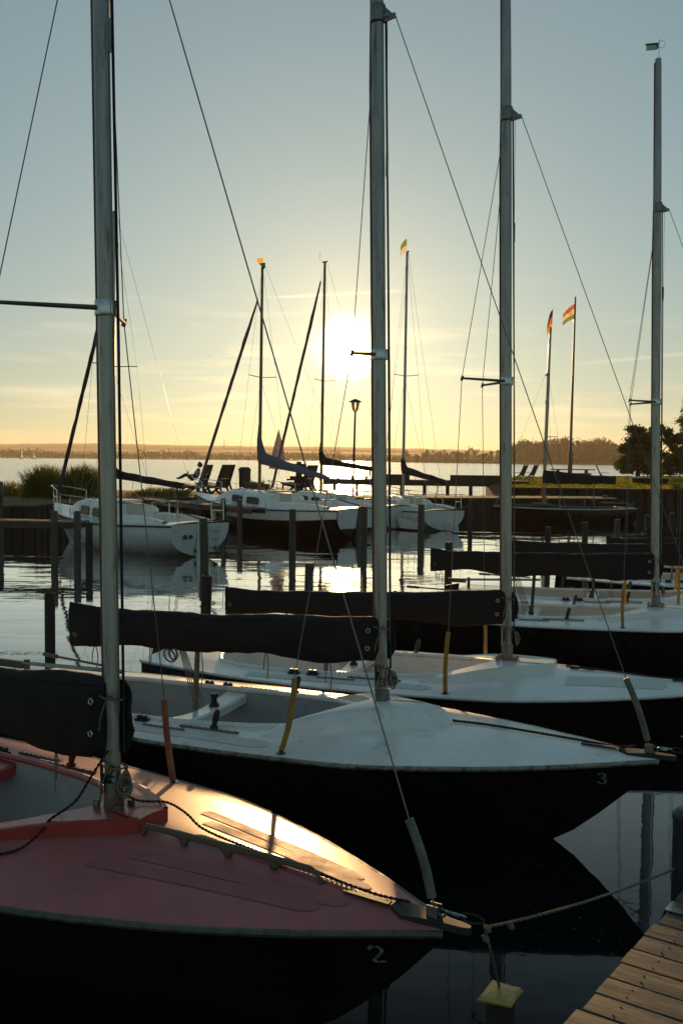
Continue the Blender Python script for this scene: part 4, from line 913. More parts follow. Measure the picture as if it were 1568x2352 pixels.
for i in range(7):
    o = pbo.copy(); COL.objects.link(o); o.parent = pier; o.location = (plen + .04, .2 + i * .31, .04); o.rotation_euler = (0, 0, PI / 2); o.scale = (1, 1, 1.7)
pk = MB(); pk.box((0, 0, 0), (.125, 2.42, .04)); pko = pk.build('plank', 'plank2', pier, smooth=False); npk = int(plen / .14)
for i in range(npk):
    o = pko if i == 0 else pko.copy()
    if i: COL.objects.link(o)
    o.parent = pier; o.location = ((i + .5) * plen / npk, 1.14 + random.uniform(-.02, .02), .875 + random.uniform(-.006, .008)); o.rotation_euler = (0, 0, random.uniform(-.006, .006))
b = MB(); b.torus((plen - .3, .5, .95), .10, .03, (.4, .5, 1)); b.build('mooring_ring', 'steel_dull', pier)
# boardwalk on piles farther out
bw0, bw1 = at(742, 1100, 60), at(1215, 1100, 58)
bw = thing('boardwalk', 'low dark boardwalk on piles crossing the bright lake behind the yachts', 'boardwalk', (bw0.x, bw0.y, 0), math.atan2(bw1.y - bw0.y, bw1.x - bw0.x)); bL = (bw1 - bw0).length
b = MB(); b.box((bL / 2, .8, 1.10), (bL, 1.6, .34)); b.build('deck', 'pile', bw, smooth=False)
for i in range(9):
    b = MB(); b.lathe([(.11, -1.5), (.11, .95)], 8, (bL * (i + .5) / 9, .15, 0)); b.build('pile', 'pile', bw)
for (xa, xb_) in ((3.2, 5.2), (7.6, 10.6)):
    b = MB(); b.box(((xa + xb_) / 2, .1, 1.42), (xb_ - xa, .12, .34)); b.build('parapet', 'pile', bw, smooth=False)
for i in range(5):
    b = MB(); b.box((.9 + i * .85, .1, 1.36), (.14, .14, .2 + .12 * (i % 2))); b.build('bollard', 'pile', bw, smooth=False)
# lawn with sheet pile wall
lf = [(8.3, 49.5), (30, 46.4), (48, 46.4)]
lawn_poly = lf + [(48, 110), (21, 93), (12.2, 83), (8.8, 61)]
lw = slab('lawn_bank', lawn_poly, 1.06, 'sheet')
lg = [(8.5, 49.8), (30, 46.7), (48, 46.7), (48, 109), (21, 92), (12.4, 82), (9.0, 61)]
ground('lawn', lg, 1.065, .03, 1.2, 'lawn')
sp_ = MB(); sp_.prism([(-.22, 0), (-.13, -.16), (.13, -.16), (.22, 0), (.22, .05), (-.22, .05)], -.5, .5); spo = sp_.build('sheet_pile', 'sheet', lw, smooth=False)
wall_boards(lf, lw, 1.10, .46, .02, prot=spo, x_lo=8.0, x_hi=20)
b = MB(); b.beam((8.2, 49.3, 1.11), (30, 46.18, 1.11), .35, .10); b.build('capping_beam', 'pile', lw, smooth=False)
# ------------------------------------------------------------------ far shore
def far_land():
    b = MB(); xs_ = [-2600 + 130 * i for i in range(41)]
    b.add([(-2600, 1400, -.5), (2600, 1290, -.5), (2600, 1420, 1.2), (-2600, 1430, 1.2), (2600, 5200, 3), (-2600, 5200, 3)], [(0, 1, 2, 3), (3, 2, 4, 5)])
    o = b.build('far_shore', 'hill', smooth=False); o['kind'] = 'structure'
    for nm, Y, hb, amp, seed, dep in (('far_hill', 3300, 47, 7, 3, 500), ('far_ridge', 2500, 23, 6, 11, 400)):
        b = MB(); rings = []
        for i in range(161):
            x = -1900 + 3800 * i / 160; tp = hb + amp * mnoise.noise(Vector((x * .0018, seed, 0))) + 2.2 * mnoise.noise(Vector((x * .02, seed, 4))) + 1.0 * mnoise.noise(Vector((x * .08, seed, 9)))
            tp *= 1 - .35 * max(0, min(1, (x + 100) / 1200))
            rings.append([(x, Y, 0), (x, Y + dep * .25, tp * .7), (x, Y + dep * .5, tp), (x, Y + dep, 0)])
        b.loft(rings, False, False); o = b.build(nm, 'hill'); o['kind'] = 'structure'
far_land()
def leaf_ball(b, c, rx, ry, rz, n, s, rnd, lump=.35):
    for _ in range(n):
        d = Vector((rnd.gauss(0, 1), rnd.gauss(0, 1), rnd.gauss(0, 1))).normalized(); r = rnd.random() ** .4
        r *= 1 + lump * mnoise.noise(d * 2.2 + Vector(c) * .37)
        p = Vector(c) + Vector((d.x * rx, d.y * ry, d.z * rz)) * r
        a = Vector((rnd.gauss(0, 1), rnd.gauss(0, 1), rnd.gauss(0, 1))).normalized(); e = a.cross(d + Vector((.01, .02, .3))).normalized(); k = s * rnd.uniform(.6, 1.4)
        b.add([p - a * k, p + e * k * .55, p + a * k, p - e * k * .55], [(0, 1, 2, 3)])
rnd = random.Random(5)
b = MB()
for i in range(330):
    px = -80 + 1330 * i / 329 + rnd.uniform(-4, 4); Y = 1385 + rnd.uniform(-25, 30) - max(0, px - 700) * .06; p = at(px, 1056, Y); hgt = rnd.uniform(6, 12) * (1.25 if (px % 330) < 120 else .8)
    leaf_ball(b, (p.x, p.y, hgt * .5), hgt * rnd.uniform(.5, .9), 3, hgt * .55, 34, 1.7, rnd)
tag(b.build('far_shore_wood', 'leaf_far', smooth=False), 'hazy belt of trees along the far lake shore', 'wood', kind='stuff')
b = MB()
for i in range(230):
    px = 1166 + 330 * rnd.random(); Y = 860 + rnd.uniform(-10, 60); p = at(px, 1064, Y); s = (px - 1166) / 330
    top = 18.5 + 4.5 * math.sin(min(1, s * 2.2) * PI / 2) + 1.5 * math.sin(s * 21) + rnd.uniform(-1.5, 1.2); 
    if s < .09: top *= .72 + 2.5 * s
    if s > .62: top *= 1 - .55 * (s - .62) / .38
    leaf_ball(b, (p.x, Y, top * .55), 5.0, 4, top * .45, 120, 1.1, rnd)
    leaf_ball(b, (p.x, Y - 5, top * .2), 6, 3, top * .26, 50, 1.3, rnd)
tag(b.build('headland_wood', 'leaf_far', smooth=False), 'dense rounded wood on the headland across the lake', 'wood', kind='stuff')
b = MB(); b.add([tuple(at(900, 1062, 985).xy) + (-.3,), tuple(at(1180, 1065, 850).xy) + (-.3,), tuple(at(1560, 1067, 838).xy) + (-.3,), tuple(at(1560, 1067, 838).xy) + (1.6,), tuple(at(1180, 1065, 850).xy) + (1.5,), tuple(at(900, 1062, 985).xy) + (1.2,), (700, 1300, 2), (60, 1300, 2)], [(0, 1, 4, 5), (1, 2, 3, 4), (5, 4, 3, 6, 7)])
tag(b.build('headland', 'lawn', smooth=False), kind='structure')
TL = ['second', 'third', 'fourth', 'sixth', 'seventh', 'eighth', 'ninth', 'eleventh', 'twelfth', 'thirteenth']
row = [(935, 13.5, 'short rounded tree just right of the pale flagged mast, across the lake'), (957, 9, None), (975, 12, None), (990, 13, None), (1009, 15, 'tallest narrow tree of the far row left of the headland'), (1026, 10, None), (1041, 12, None), (1056, 11.5, None), (1070, 12, None), (1090, 15.5, 'broad leafy tree standing clear in the far row'), (1109, 10, None), (1126, 11, None), (1144, 12, None)]
for i, (px, h, lab) in enumerate(row):
    Y = 985 - i * 9; p = at(px, 1062, Y)
    t = thing('tree', lab or (TL.pop(0) + ' tree from the left in the far row before the headland'), 'tree', (p.x, Y, .8), 0, 'far row of trees')
    b = MB(); b.tube([(0, 0, -.5), (.2, 0, h * .35), (0, 0, h * .75)], [.45, .35, .12], 6); b.build('trunk', 'bark', t)
    b = MB(); 
    for q in range(9): leaf_ball(b, (rnd.gauss(0, h * .2), rnd.gauss(0, 2), h * (.34 + .5 * rnd.random())), h * .17, 2.2, h * .15, 30, .75, rnd, .5)
    leaf_ball(b, (0, 0, 1.6), h * .42, 3, 2.2, 46, .9, rnd)
    b.build('crown', 'leaf_far', t, smooth=False)
# small far things: two sails, two masts of transmitters, a bird
for px, py, h, lab in ((50, 1048, 9.5, 'tiny white sailboat far left on the lake'), (78, 1047, 6.5, 'smaller distant sailboat right of the other far sail')):
    p = atz(px, py + 3, 0.02); p = at(px, py, 700) if p.y > 900 else p; Y = 900; p = at(px, py, Y)
    t = thing('distant_sailboat', lab, 'sailboat', (p.x, Y, 0), R(160), 'far sailboats')
    b = MB(); b.loft([[(-2.4, -.6, .6), (-2.4, .6, .6), (-2.3, 0, -.3)], [(0, -.9, .6), (0, .9, .6), (0, 0, -.4)], [(3, -.04, .8), (3, .04, .8), (2.4, 0, -.2)]]); b.build('hull', 'white_clean', t)
    b = MB(); b.tube([(.3, 0, .6), (.2, 0, h)], .06, 5); b.build('mast', 'alu_dark', t)
    b = MB(); b.add([(.2, .02, h), (.2, .0, 1.3), (-2.2, .35, 1.4), (-.9, .25, h * .55)], [(0, 3, 2, 1)]); b.build('mainsail', 'sail', t)
for px, top, lab in ((515, 1006, 'slender transmitter tower with cross platforms on the far hills'), (403, 1015, 'thin distant mast on the far hills left of the transmitter')):
    Y = 3150; p = at(px, 1034, Y); zt = at(px, top, Y).z; t = thing('transmitter_tower', lab, 'tower', (p.x, Y, 5))
    b = MB(); b.tube([(0, 0, 0), (0, 0, (zt - 5) * .62), (0, 0, zt - 5)], [1.6, 1.1, .35], 6); b.build('shaft', 'iron', t)
    if px == 515:
        b = MB(); b.box((0, 0, (zt - 5) * .60), (9, 3, 1.1)); b.box((0, 0, (zt - 5) * .52), (5, 3, .9)); b.build('platform', 'iron', t)
p = at(483, 818, 90); b = MB(); b.add([(0, -.1, 0), (0, .12, 0), (.32, .02, .09), (.62, -.02, .0), (-.32, .02, .09), (-.62, -.02, .0), (0, 0, .03)], [(0, 2, 6), (2, 1, 6), (2, 0, 3), (1, 2, 3), (0, 6, 4), (4, 6, 1), (4, 5, 0), (1, 5, 4)]); bird = b.build('bird', 'black', loc=p); bird.scale = (.3, .3, .3); tag(bird, 'small dark bird gliding in the sky left of the sun', 'bird')

# ------------------------------------------------------------------ trees, shrubs and grass on the lawn and quay
def leafy_tree(label, px, Y, h, rx, blobs, seed, leaf=.10, n=300):
    rn = random.Random(seed); p = at(px, 1105, Y); t = thing('leafy_tree', label, 'tree', (p.x, Y, 1.08), 0, 'dark trees on the lawn')
    b = MB(); b.tube([(0, 0, -.2), (.1, 0, h * .25), (-.05, .1, h * .55)], [.22, .17, .07], 8)
    for q in range(7):
        a = rn.uniform(0, 2 * PI); z = h * rn.uniform(.12, .5); b.tube([(0, 0, z), (rx * .35 * math.cos(a), .4 * math.sin(a), z + h * .16), (rx * .8 * math.cos(a), .8 * math.sin(a), z + h * .30)], [.07, .045, .015], 5)
    b.build('trunk', 'bark', t)
    b = MB()
    for q in range(blobs):
        a = rn.uniform(0, 2 * PI); zz = rn.random(); rr = rx * (.95 - .45 * zz) * math.sqrt(rn.random()); c = (rr * math.cos(a), rr * math.sin(a) * .9, h * (.10 + .82 * zz))
        leaf_ball(b, c, rx * rn.uniform(.14, .32), rx * .26, h * rn.uniform(.05, .10), n, leaf, rn, .9)
    b.build('crown', 'leaf', t, smooth=False)
leafy_tree('dark bushy tree on the lawn left of the rightmost mast', 1462, 79, 4.4, 1.95, 52, 1)
leafy_tree('taller dark tree rising behind the mast at the right edge of the lawn', 1512, 84, 4.7, 1.8, 40, 4)
leafy_tree('wide dark tree cut off by the right picture edge', 1592, 80, 5.3, 2.6, 66, 2)
b = MB(); rn = random.Random(9); p = at(1553, 1116, 47.6)
for q in range(90):
    a = rn.uniform(0, 2 * PI); r = rn.random() * .35; k = rn.uniform(.06, .13); c = Vector((r * math.cos(a), r * math.sin(a), rn.uniform(.02, .3))); d = Vector((math.cos(a), math.sin(a), .7)).normalized(); e = d.cross(Vector((0, 0, 1))).normalized() * k * .5
    b.add([c, c + d * k + e, c + d * 2 * k, c + d * k - e], [(0, 1, 2, 3)])
tag(b.build('leafy_plant', 'grass', smooth=False, loc=(p.x, 47.6, 1.08)), 'small leafy plant at the lawn edge by the right picture edge', 'plant')
def reeds(label, px, Y, w, h, n, seed):
    rn = random.Random(seed); p = at(px, 1138, Y); b = MB()
    for q in range(n):
        x, y = rn.gauss(0, w * .42), rn.gauss(0, .5)
        if abs(x) > w: x *= .5
        hh = h * rn.uniform(.55, 1.05) * max(.25, 1 - .72 * (x / w) ** 2); ln = rn.gauss(0, .28) + x / w * .35; ly = rn.gauss(0, .2); k = rn.uniform(.012, .024); az_ = rn.uniform(0, PI); ex, ey = math.cos(az_) * k, math.sin(az_) * k
        pts = [(x + ln * hh * s * s, y + ly * hh * s * s, hh * (s - .12 * s * s * abs(ln) * 2)) for s in (0, .4, .75, 1)]
        vs = []
        for s, c in zip((1, 1, .75, .08), pts): vs += [(c[0] - ex * s, c[1] - ey * s, c[2]), (c[0] + ex * s, c[1] + ey * s, c[2])]
        b.add(vs, [(0, 1, 3, 2), (2, 3, 5, 4), (4, 5, 7, 6)])
    tag(b.build('reed_clump', 'grass', smooth=False, loc=(p.x, Y, ZQ)), label, 'reeds', 'reeds at the end of the quay')
reeds('bushy reed clump left of the leaning dark furled jib', 108, 38.5, .85, 1.3, 1500, 1)
reeds('bushy reed clump between the furled jib and the nearest mast', 188, 38.0, .85, 1.35, 1500, 2)
reeds('low thin row of reeds at the left picture edge', 20, 39.5, 1.2, .62, 420, 3)
reeds('low grass fringe right of the nearest mast, under the dark boom', 370, 40.5, 1.6, .38, 700, 4)
b = MB(); rn = random.Random(3)
for q in range(2600):
    x = rn.uniform(-20, 0); y = rn.uniform(24, 46)
    if not inside((x, y), gpoly) : continue
    if rn.random() < .55 and not (x < -9): continue
    hh = rn.uniform(.03, .12); a = rn.uniform(0, PI); k = .012
    b.add([(x - k * math.cos(a), y - k * math.sin(a), ZQ - .02), (x + k * math.cos(a), y + k * math.sin(a), ZQ - .02), (x + rn.uniform(-.05, .05), y, ZQ + hh)], [(0, 1, 2)])
tag(b.build('quay_grass', 'grass', smooth=False), 'sparse dry grass on the quay', kind='stuff')
b = MB()
for q in range(16000):
    x = rn.uniform(8.6, 30); y = 46.8 + 40 * rn.random() ** 1.6
    if not inside((x, y), lg): continue
    hh = rn.uniform(.04, .10); a = rn.uniform(0, PI); k = .03
    b.add([(x - k * math.cos(a), y - k * math.sin(a), 1.07), (x + k * math.cos(a), y + k * math.sin(a), 1.07), (x + rn.uniform(-.04, .04), y + rn.uniform(-.04, .04), 1.10 + hh)], [(0, 1, 2)])
tag(b.build('lawn_grass', 'lawn_blade', smooth=False), 'short sunlit grass of the lawn', kind='stuff')

# ------------------------------------------------------------------ piles and finger jetties
def pile(label, px, py, Y, r, m='pile', hollow=False, lean=0.0, name='mooring_pile'):
    tpt = at(px, py, Y); b = MB(); z = tpt.z; L = z + 1.6
    prof = [(r, -1.6), (r * 1.0, z * .5), (r * .97, z - .02), (r * .90, z)]
    if hollow: prof = [(r, -1.6), (r, z), (r * .86, z + .001), (r * .85, z - .25)]
    rings = [[(q * math.cos(a) * (1 + .03 * wob((a, zz, px))), q * math.sin(a), zz) for a in (2 * PI * j / 12 for j in range(12))] for q, zz in prof]
    b.loft(rings); o = b.build(name, m, loc=(tpt.x, Y, 0)); o.rotation_euler = (lean * .3, lean, 0)
    return tag(o, label, 'pile', 'mooring piles in the harbour')
pile('hollow black pile left of the nearest mast, behind the stern of boat 3', 115, 1362, 11.5, .062, hollow=True)
pile('hollow black pile standing before the taller wooden pile by the left yacht', 471, 1322, 13.3, .07, hollow=True, lean=.03)
pile('brown pile left of the sun glitter in the harbour', 708, 1293, 15.0, .066, 'pile_wood', lean=.02)
pile('dark pile above the tiller behind the cream cockpit boat', 1030, 1245, 19.4, .075)
pile('weathered wooden pile against the left yacht transom', 470, 1190, 23.6, .10, 'pile_wood', lean=-.03)
pile('weathered pile before the black yacht hull', 672, 1170, 24.6, .085, 'pile_wood')
pile('weathered pile at the stern of the black hulled yacht', 836, 1163, 25.2, .085, 'pile_wood')
pile('pile before the white yacht with the lifted rudder', 967, 1158, 30.5, .10, 'pile_wood')
pile('thin pile with a rope between the white yacht and the pier', 1080, 1148, 35.5, .085)
pile('left of three short piles before the moored black boat', 1258, 1210, 24.2, .07)
pile('middle of three short piles before the moored black boat', 1343, 1199, 24.6, .075)
pile('right of three short piles, near the pier end', 1417, 1193, 26, .075, 'pile_wood')
pile('lone dark pile left of the rightmost mast foot', 1486, 1183, 27, .075)
pile('dark pile in the lit water at the right edge', 1543, 1177, 29, .075)
pile('tall pale pile at the left picture edge on the quay', 2, 1106, 30, .08, 'pile_wood')
pile('dark reflected pile right of the two left jetty posts', 205, 1200, 23.0, .085)
def finger(label, pa_, pb_, z, w, posts):
    a, c = pa_, pb_; d = c - a; t = thing('finger_jetty', label, 'jetty', (a.x, a.y, 0), math.atan2(d.y, d.x), 'narrow finger jetties'); L = d.xy.length
    for y in (-w / 2, w / 2): b = MB(); b.box((L / 2, y, z - .10), (L, .07, .14)); b.build('bearer', 'pile_wood', t, smooth=False)
    n = int(L / .16); k = MB(); k.box((0, 0, 0), (.14, w + .12, .035)); k0 = k.build('plank', 'plank2', t, smooth=False)
    for i in range(n):
        o = k0 if i == 0 else k0.copy()
        if i: COL.objects.link(o)
        o.parent = t; o.location = ((i + .5) * L / n, random.uniform(-.01, .01), z - .01 + random.uniform(-.005, .005))
    for px in posts:
        q = ray(px, 1176); k_ = q.x / q.y; s = (k_ * a.y - a.x) / (d.x - k_ * d.y); h = z + .26
        b = MB(); b.lathe([(.085, -1.5), (.085, h - .02), (.07, h)], 10, (s * L, -w / 2 - .10, 0)); b.build('post', 'pile_wood', t)
finger('narrow plank jetty on posts at the left picture edge', atz(-120, 1190, .92), at(197, 1207, 24.0), .90, .5, (138, 190))
finger('short plank jetty between the left yacht and the black one', Vector((-7.4, 37.0, 0)), at(592, 1163, 30.6), .92, .5, (535, 573))

# ------------------------------------------------------------------ furniture on the quay and lawn
def bench(label, px, Y, rz, w=1.25):
    p = at(px, 1130, Y); t = thing('lounge_bench', label, 'bench', (p.x, Y, ZQ + .02), R(rz), 'curved lounge benches on the quay')
    # local: faces +x, width along y
    back = [(-.28, .36), (-.34, .55), (-.42, .76), (-.50, .96), (-.57, 1.14), (-.60, 1.22)]; seat = [(.62, .44), (.45, .41), (.28, .38), (.10, .36), (-.08, .345)]
    for i, (x, z) in enumerate(back):
        b = MB(); b.box((x, 0, z), (.035, w, .205 if i < 5 else .07), mtx=Matrix.Rotation(-.36, 3, 'Y')); b.build('back_slat', 'bench', t, smooth=False)
    for (x, z) in seat:
        b = MB(); b.box((x, 0, z), (.18, w, .07), mtx=Matrix.Rotation(-.10, 3, 'Y')); b.build('seat_slat', 'bench', t, smooth=False)
    for sd in (-1, 1):
        y = sd * (w / 2 - .1); b = MB()
        for pts, r in (([(.66, .40), (.5, .36), (.1, .30), (-.2, .30), (-.36, .48), (-.5, .85), (-.62, 1.24)], .04), ([(.0, .30), (.22, .20), (.44, .06), (.58, .03)], .045), ([(-.22, .32), (-.28, .18), (-.42, .05), (-.62, .03)], .05), ([(-.48, .80), (-.38, .5), (-.46, .22), (-.60, .03)], .045), ([(.62, .42), (.66, .2), (.62, .03), (.40, .02)], .04)):
            b.tube(rope_pts([(x, y, z) for x, z in pts], 3), r, 6)
        b.build('cast_leg', 'iron', t)
    return t
bench('dark curved lounge bench with a seated person, on the quay', 449, 41.5, 172, 1.0)
bench('empty dark lounge bench right behind the seated person', 497, 42.6, 158, 1.15)
bench('dark lounge bench partly hidden by the mauve jib', 690, 44.5, 158, 1.15)
# litter bin on two legs
p = at(562, 1130, 41.5); t = thing('litter_bin', 'dark round litter bin on legs beside the middle yacht', 'bin', (p.x, 41.5, ZQ))
b = MB(); b.lathe([(.20, .34), (.235, .36), (.245, .92), (.25, 1.06)], 16); b.build('body', 'iron', t)
b = MB(); b.lathe([(.262, 1.04), (.268, 1.10), (.20, 1.18), (.02, 1.20)], 16); b.build('lid', 'black', t)
for x in (-.19, .19): b = MB(); b.tube([(x, 0, -.02), (x, 0, .5)], .03, 6); b.build('leg', 'iron', t)
# stone-like pedestal grill
p = at(686, 1130, 46); t = thing('pedestal_grill', 'dark stepped pedestal grill by the lake edge', 'grill', (p.x, 46, ZQ))
b = MB(); b.box((0, 0, .28), (.42, .42, .56)); b.box((0, 0, .60), (1.1, .7, .08)); b.build('table', 'iron', t, smooth=False)
b = MB(); b.box((0, 0, .70), (.8, .5, .12)); b.box((0, 0, .93), (.28, .28, .36)); b.box((0, 0, 1.22), (.68, .45, .22)); b.box((0, 0, 1.37), (.22, .2, .10)); b.build('hood', 'iron', t, smooth=False)
# low planter by the bin
p = at(592, 1130, 41); t = thing('planter', 'low rough planter with a dry stalk beside the bin', 'planter', (p.x, 41, ZQ)); b = MB(); b.loft([[(-.55, -.22, 0), (.55, -.22, 0), (.55, .22, 0), (-.55, .22, 0)], [(-.60, -.26, .55), (.5, -.26, .5), (.5, .26, .5), (-.60, .26, .62)]]); b.build('trough', 'pile_wood', t, smooth=False)
b = MB(); 
for q in range(14): a = q * 2.4; b.tube([(.2 * math.cos(a), .1 * math.sin(a), .5), (.3 * math.cos(a), .14 * math.sin(a), .62 + .02 * (q % 6))], [.02, .006], 4)
b.build('stalks', 'bark', t)
# lamp post
p = at(811, 1128, 43); zt = at(816, 920, 43).z; t = thing('street_lamp', 'slim street lamp with hat-shaped shade below the sun', 'lamp', (p.x, 43, ZQ - .1)); H = zt - ZQ + .1
t.location = (p.x, 43, .88)
b = MB(); b.tube([(0, 0, 0), (.02, 0, H * .5), (.05, 0, H - .52)], [.06, .05, .042], 10); b.build('post', 'iron', t)
b = MB(); b.lathe([(.08, 0), (.10, .03), (.10, .07), (.13, .09), (.185, .40), (.18, .42)], 14, (.05, 0, H - .56)); b.build('lantern', 'lamp_glass', t)
b = MB(); b.lathe([(.19, 0), (.30, .0), (.29, .02), (.14, .10), (.05, .13), (.01, .15)], 18, (.05, 0, H - .15)); b.build('lamp_shade', 'iron', t)
# picnic table under the flagpole
p = at(1312, 1104, 71); t = thing('picnic_table', 'long picnic table with benches on the sunlit lawn', 'table', (p.x, 71, 1.08), R(-3))
for i in range(4): b = MB(); b.box((0, -.36 + .24 * i, .80), (3.1, .21, .07)); b.build('table_board', 'bench', t, smooth=False)
for sd in (-1, 1):
    b = MB(); b.box((.15 * sd, sd * .85, .50), (2.6 + .2 * sd, .28, .08)); b.build('seat', 'bench', t, smooth=False)
    for x in (-1.0, 1.0):
        b = MB(); b.beam((x, sd * .25, .78), (x + .02, sd * .8, -.02), .10, .12, (1, 0, 0)); b.build('leg', 'bench', t, smooth=False)
for x in (-1.0, 1.0): b = MB(); b.beam((x + .07, -1.0, .42), (x + .07, 1.0, .42), .07, .13); b.build('cross_beam', 'bench', t, smooth=False)
def deck_chair(label, px, Y, rz):
    p = at(px, 1103, Y); t = thing('folding_chair', label, 'chair', (p.x, Y, 1.08), R(rz), 'folding chairs on the lawn')
    for sd in (-1, 1):
        for a, c in (((.36, .02), (-.22, .62)), ((-.34, .02), (.26, .46)), ((-.12, .40), (-.46, 1.12))):
            b = MB(); b.beam((a[0], sd * .25, a[1]), (c[0], sd * .25, c[1]), .03, .045, (0, 1, 0)); b.build('leg' if a[1] < .1 else 'back_post', 'bench', t, smooth=False)
        b = MB(); b.box((.02, sd * .28, .64), (.6, .05, .03)); b.build('armrest', 'bench', t, smooth=False)
    for i in range(5): b = MB(); b.box((.26 - .11 * i, 0, .43 - .012 * i), (.06, .50, .02)); b.build('seat_slat', 'bench', t, smooth=False)
    for i in range(6): b = MB(); y = -.20 + .08 * i; b.beam((-.14, y, .46), (-.44, y, 1.08), .04, .014, (0, 1, 0)); b.build('back_slat', 'bench', t, smooth=False)
    b = MB(); b.beam((-.46, -.27, 1.12), (-.46, .27, 1.12), .04, .05); b.build('top_rail', 'bench', t, smooth=False)
deck_chair('left folding chair of the pair on the lawn', 1192, 62, 200)
deck_chair('right folding chair of the pair on the lawn', 1216, 63, 200)
deck_chair('lone folding chair right of the picnic table', 1384, 66, -20)
# flagpole with the emblem flag
p = at(1307, 1100, 69.5); zt = at(1320.5, 682, 69.5).z; t = thing('flagpole', 'tall flagpole on the lawn with a red, white and green flag', 'flagpole', (p.x, 69.5, 1.0)); H = zt - 1.0; lean = at(1320.5, 682, 69.5).x - p.x
b = MB(); b.tube([(0, 0, 0), (lean * .16, 0, H * .16)], .16, 10); b.build('base', 'alu_dark', t)
b = MB(); b.tube([(0, 0, 0), (lean * .5, 0, H * .5), (lean, 0, H)], [.10, .085, .06], 10); b.build('pole', 'alu_dark', t)
fz = H - (at(1322, 682, 69.5).z - at(1322, 697, 69.5).z)
fl = bpy.data.objects.new('flag', None); COL.objects.link(fl); fl.parent = t; fl.location = (lean * .97, 0, fz)
for bb, m in wavy_flag(1.05, 1.05, ['fl_red', 'fl_white', 'fl_green'], .35, sweep=(-.85, 0, -.42)): bb.build('stripe', m, fl)
b = MB()
emb = Vector((-.38, -.035, -.60)); b.torus(emb, .17, .014, (0, 1, 0), n=18, k=5)
for q in range(3): a = q * PI / 3 + .3; d = Vector((math.cos(a), 0, math.sin(a))) * .17; b.tube([emb - d, emb + d], .012, 4)
b.build('wheel_emblem', 'fl_red', fl)
# beached rowing boat on the lawn
p = at(1488, 1111, 62); t = thing('rowing_boat', 'dark rowing boat lying on the lawn under the trees', 'rowing boat', (p.x, 62, 1.08), R(176))
b = MB(); rings = []
for i in range(11):
    s = i / 10; x = lerp(-1.1, 1.0, s); w = .42 * math.sin(min(1, .35 + s * .9) * PI) ** .6 if s < .98 else .05; w = max(.05, .44 * (1 - max(0, (s - .45) / .55) ** 2.2)); z0 = .02 + .10 * max(0, (s - .7) / .3); zt_ = .34 + .08 * s
    rings.append([(x, -w, zt_), (x, -w * .85, z0 + .08), (x, 0, z0), (x, w * .85, z0 + .08), (x, w, zt_), (x, w * .9, zt_ - .01), (x, 0, z0 + .06), (x, -w * .9, zt_ - .01)])
b.loft(rings); b.build('hull', 'hull_black', t)
for x in (-.5, .25): b = MB(); b.box((x, 0, .33), (.2, .74, .03)); b.build('thwart', 'bench', t, smooth=False)
b = MB(); b.tube([(.5, .35, .42), (1.05, .45, .44)], [.03, .06], 8); b.build('oar', 'white_clean', t)

# ------------------------------------------------------------------ people
def skinned(name, m, joints, edges, parent=None, sub=2, loc=None):
    me = bpy.data.meshes.new(name + '_cage'); me.from_pydata([j[:3] for j in joints], edges, []); o = bpy.data.objects.new(name + '_cage', me); COL.objects.link(o)
    sk = o.modifiers.new('skin', 'SKIN'); o.modifiers.new('sub', 'SUBSURF').levels = sub
    for i, j in enumerate(joints):
        r = j[3] if isinstance(j[3], tuple) else (j[3], j[3]); me.skin_vertices[0].data[i].radius = r
    me.skin_vertices[0].data[0].use_root = True
    dg = bpy.context.evaluated_depsgraph_get(); dg.update(); nm = bpy.data.meshes.new_from_object(o.evaluated_get(dg)); nm.name = name
    nm.polygons.foreach_set('use_smooth', [True] * len(nm.polygons)); nm.materials.clear(); nm.materials.append(M[m])
    bpy.data.objects.remove(o); r = bpy.data.objects.new(name, nm); COL.objects.link(r)
    if parent: r.parent = parent
    if loc is not None: r.location = loc
    return r
def head_parts(t, c, face, hair_back=.0, hair_m='hair', long=False):
    f = Vector(face).normalized(); s = f.cross(Vector((0, 0, 1))).normalized(); up = Vector((0, 0, 1)); c = Vector(c); b = MB()
    rings = []
    for i in range(9):
        a = PI * i / 8; z = .115 * math.cos(a); r = math.sin(a)
        rings.append([c + up * z + f * (.095 * r * math.cos(q) * (1.05 if math.cos(q) > 0 else 1) - (.012 if z < -.07 else 0)) + s * (.075 * r * math.sin(q)) for q in (2 * PI * j / 12 for j in range(12))])
    b.loft(rings); head = b.build('head', 'skin', t, angle=80)
    b = MB(); b.add([c + f * .09 + up * .025, c + f * .118 - up * .02, c + f * .09 - up * .03 + s * .014, c + f * .09 - up * .03 - s * .014], [(0, 1, 2), (0, 3, 1), (1, 3, 2)]); b.build('nose', 'skin', head)
    b = MB(); rings = []
    for i in range(7):
        a = PI * .62 * i / 6; z = .130 * math.cos(a); r = math.sin(a) if i else .02
        rings.append([c + up * (z - (.02 if math.cos(q) < 0 else -.02)) + f * (.105 * r * math.cos(q) - .018) + s * (.088 * r * math.sin(q)) for q in (2 * PI * j / 12 for j in range(12))])
    if long:
        for k in (1, 2, 3): rings.append([c - up * (.04 + .07 * k) - f * (.05 + .015 * k) + f * .06 * math.cos(q) + s * .085 * math.sin(q) for q in (2 * PI * j / 12 for j in range(12))])
    b.loft(rings); b.build('hair', hair_m, head, angle=80)
    for sd in (-1, 1):
        b = MB(); b.lathe([(.004, 0), (.011, .003), (.004, .006)], 8, c + f * .088 + s * sd * .032 + up * .012, f); b.build('eye', 'black', head)
        b = MB(); b.lathe([(.012, 0), (.026, .006), (.02, .014)], 8, c + s * sd * .070 - f * .01, s * sd); b.build('ear', 'skin', head)
    b = MB(); b.box(c + f * .088 - up * .055, (.02, .045, .008), rz=math.atan2(f.y, f.x)); b.build('mouth', 'trousers', head)
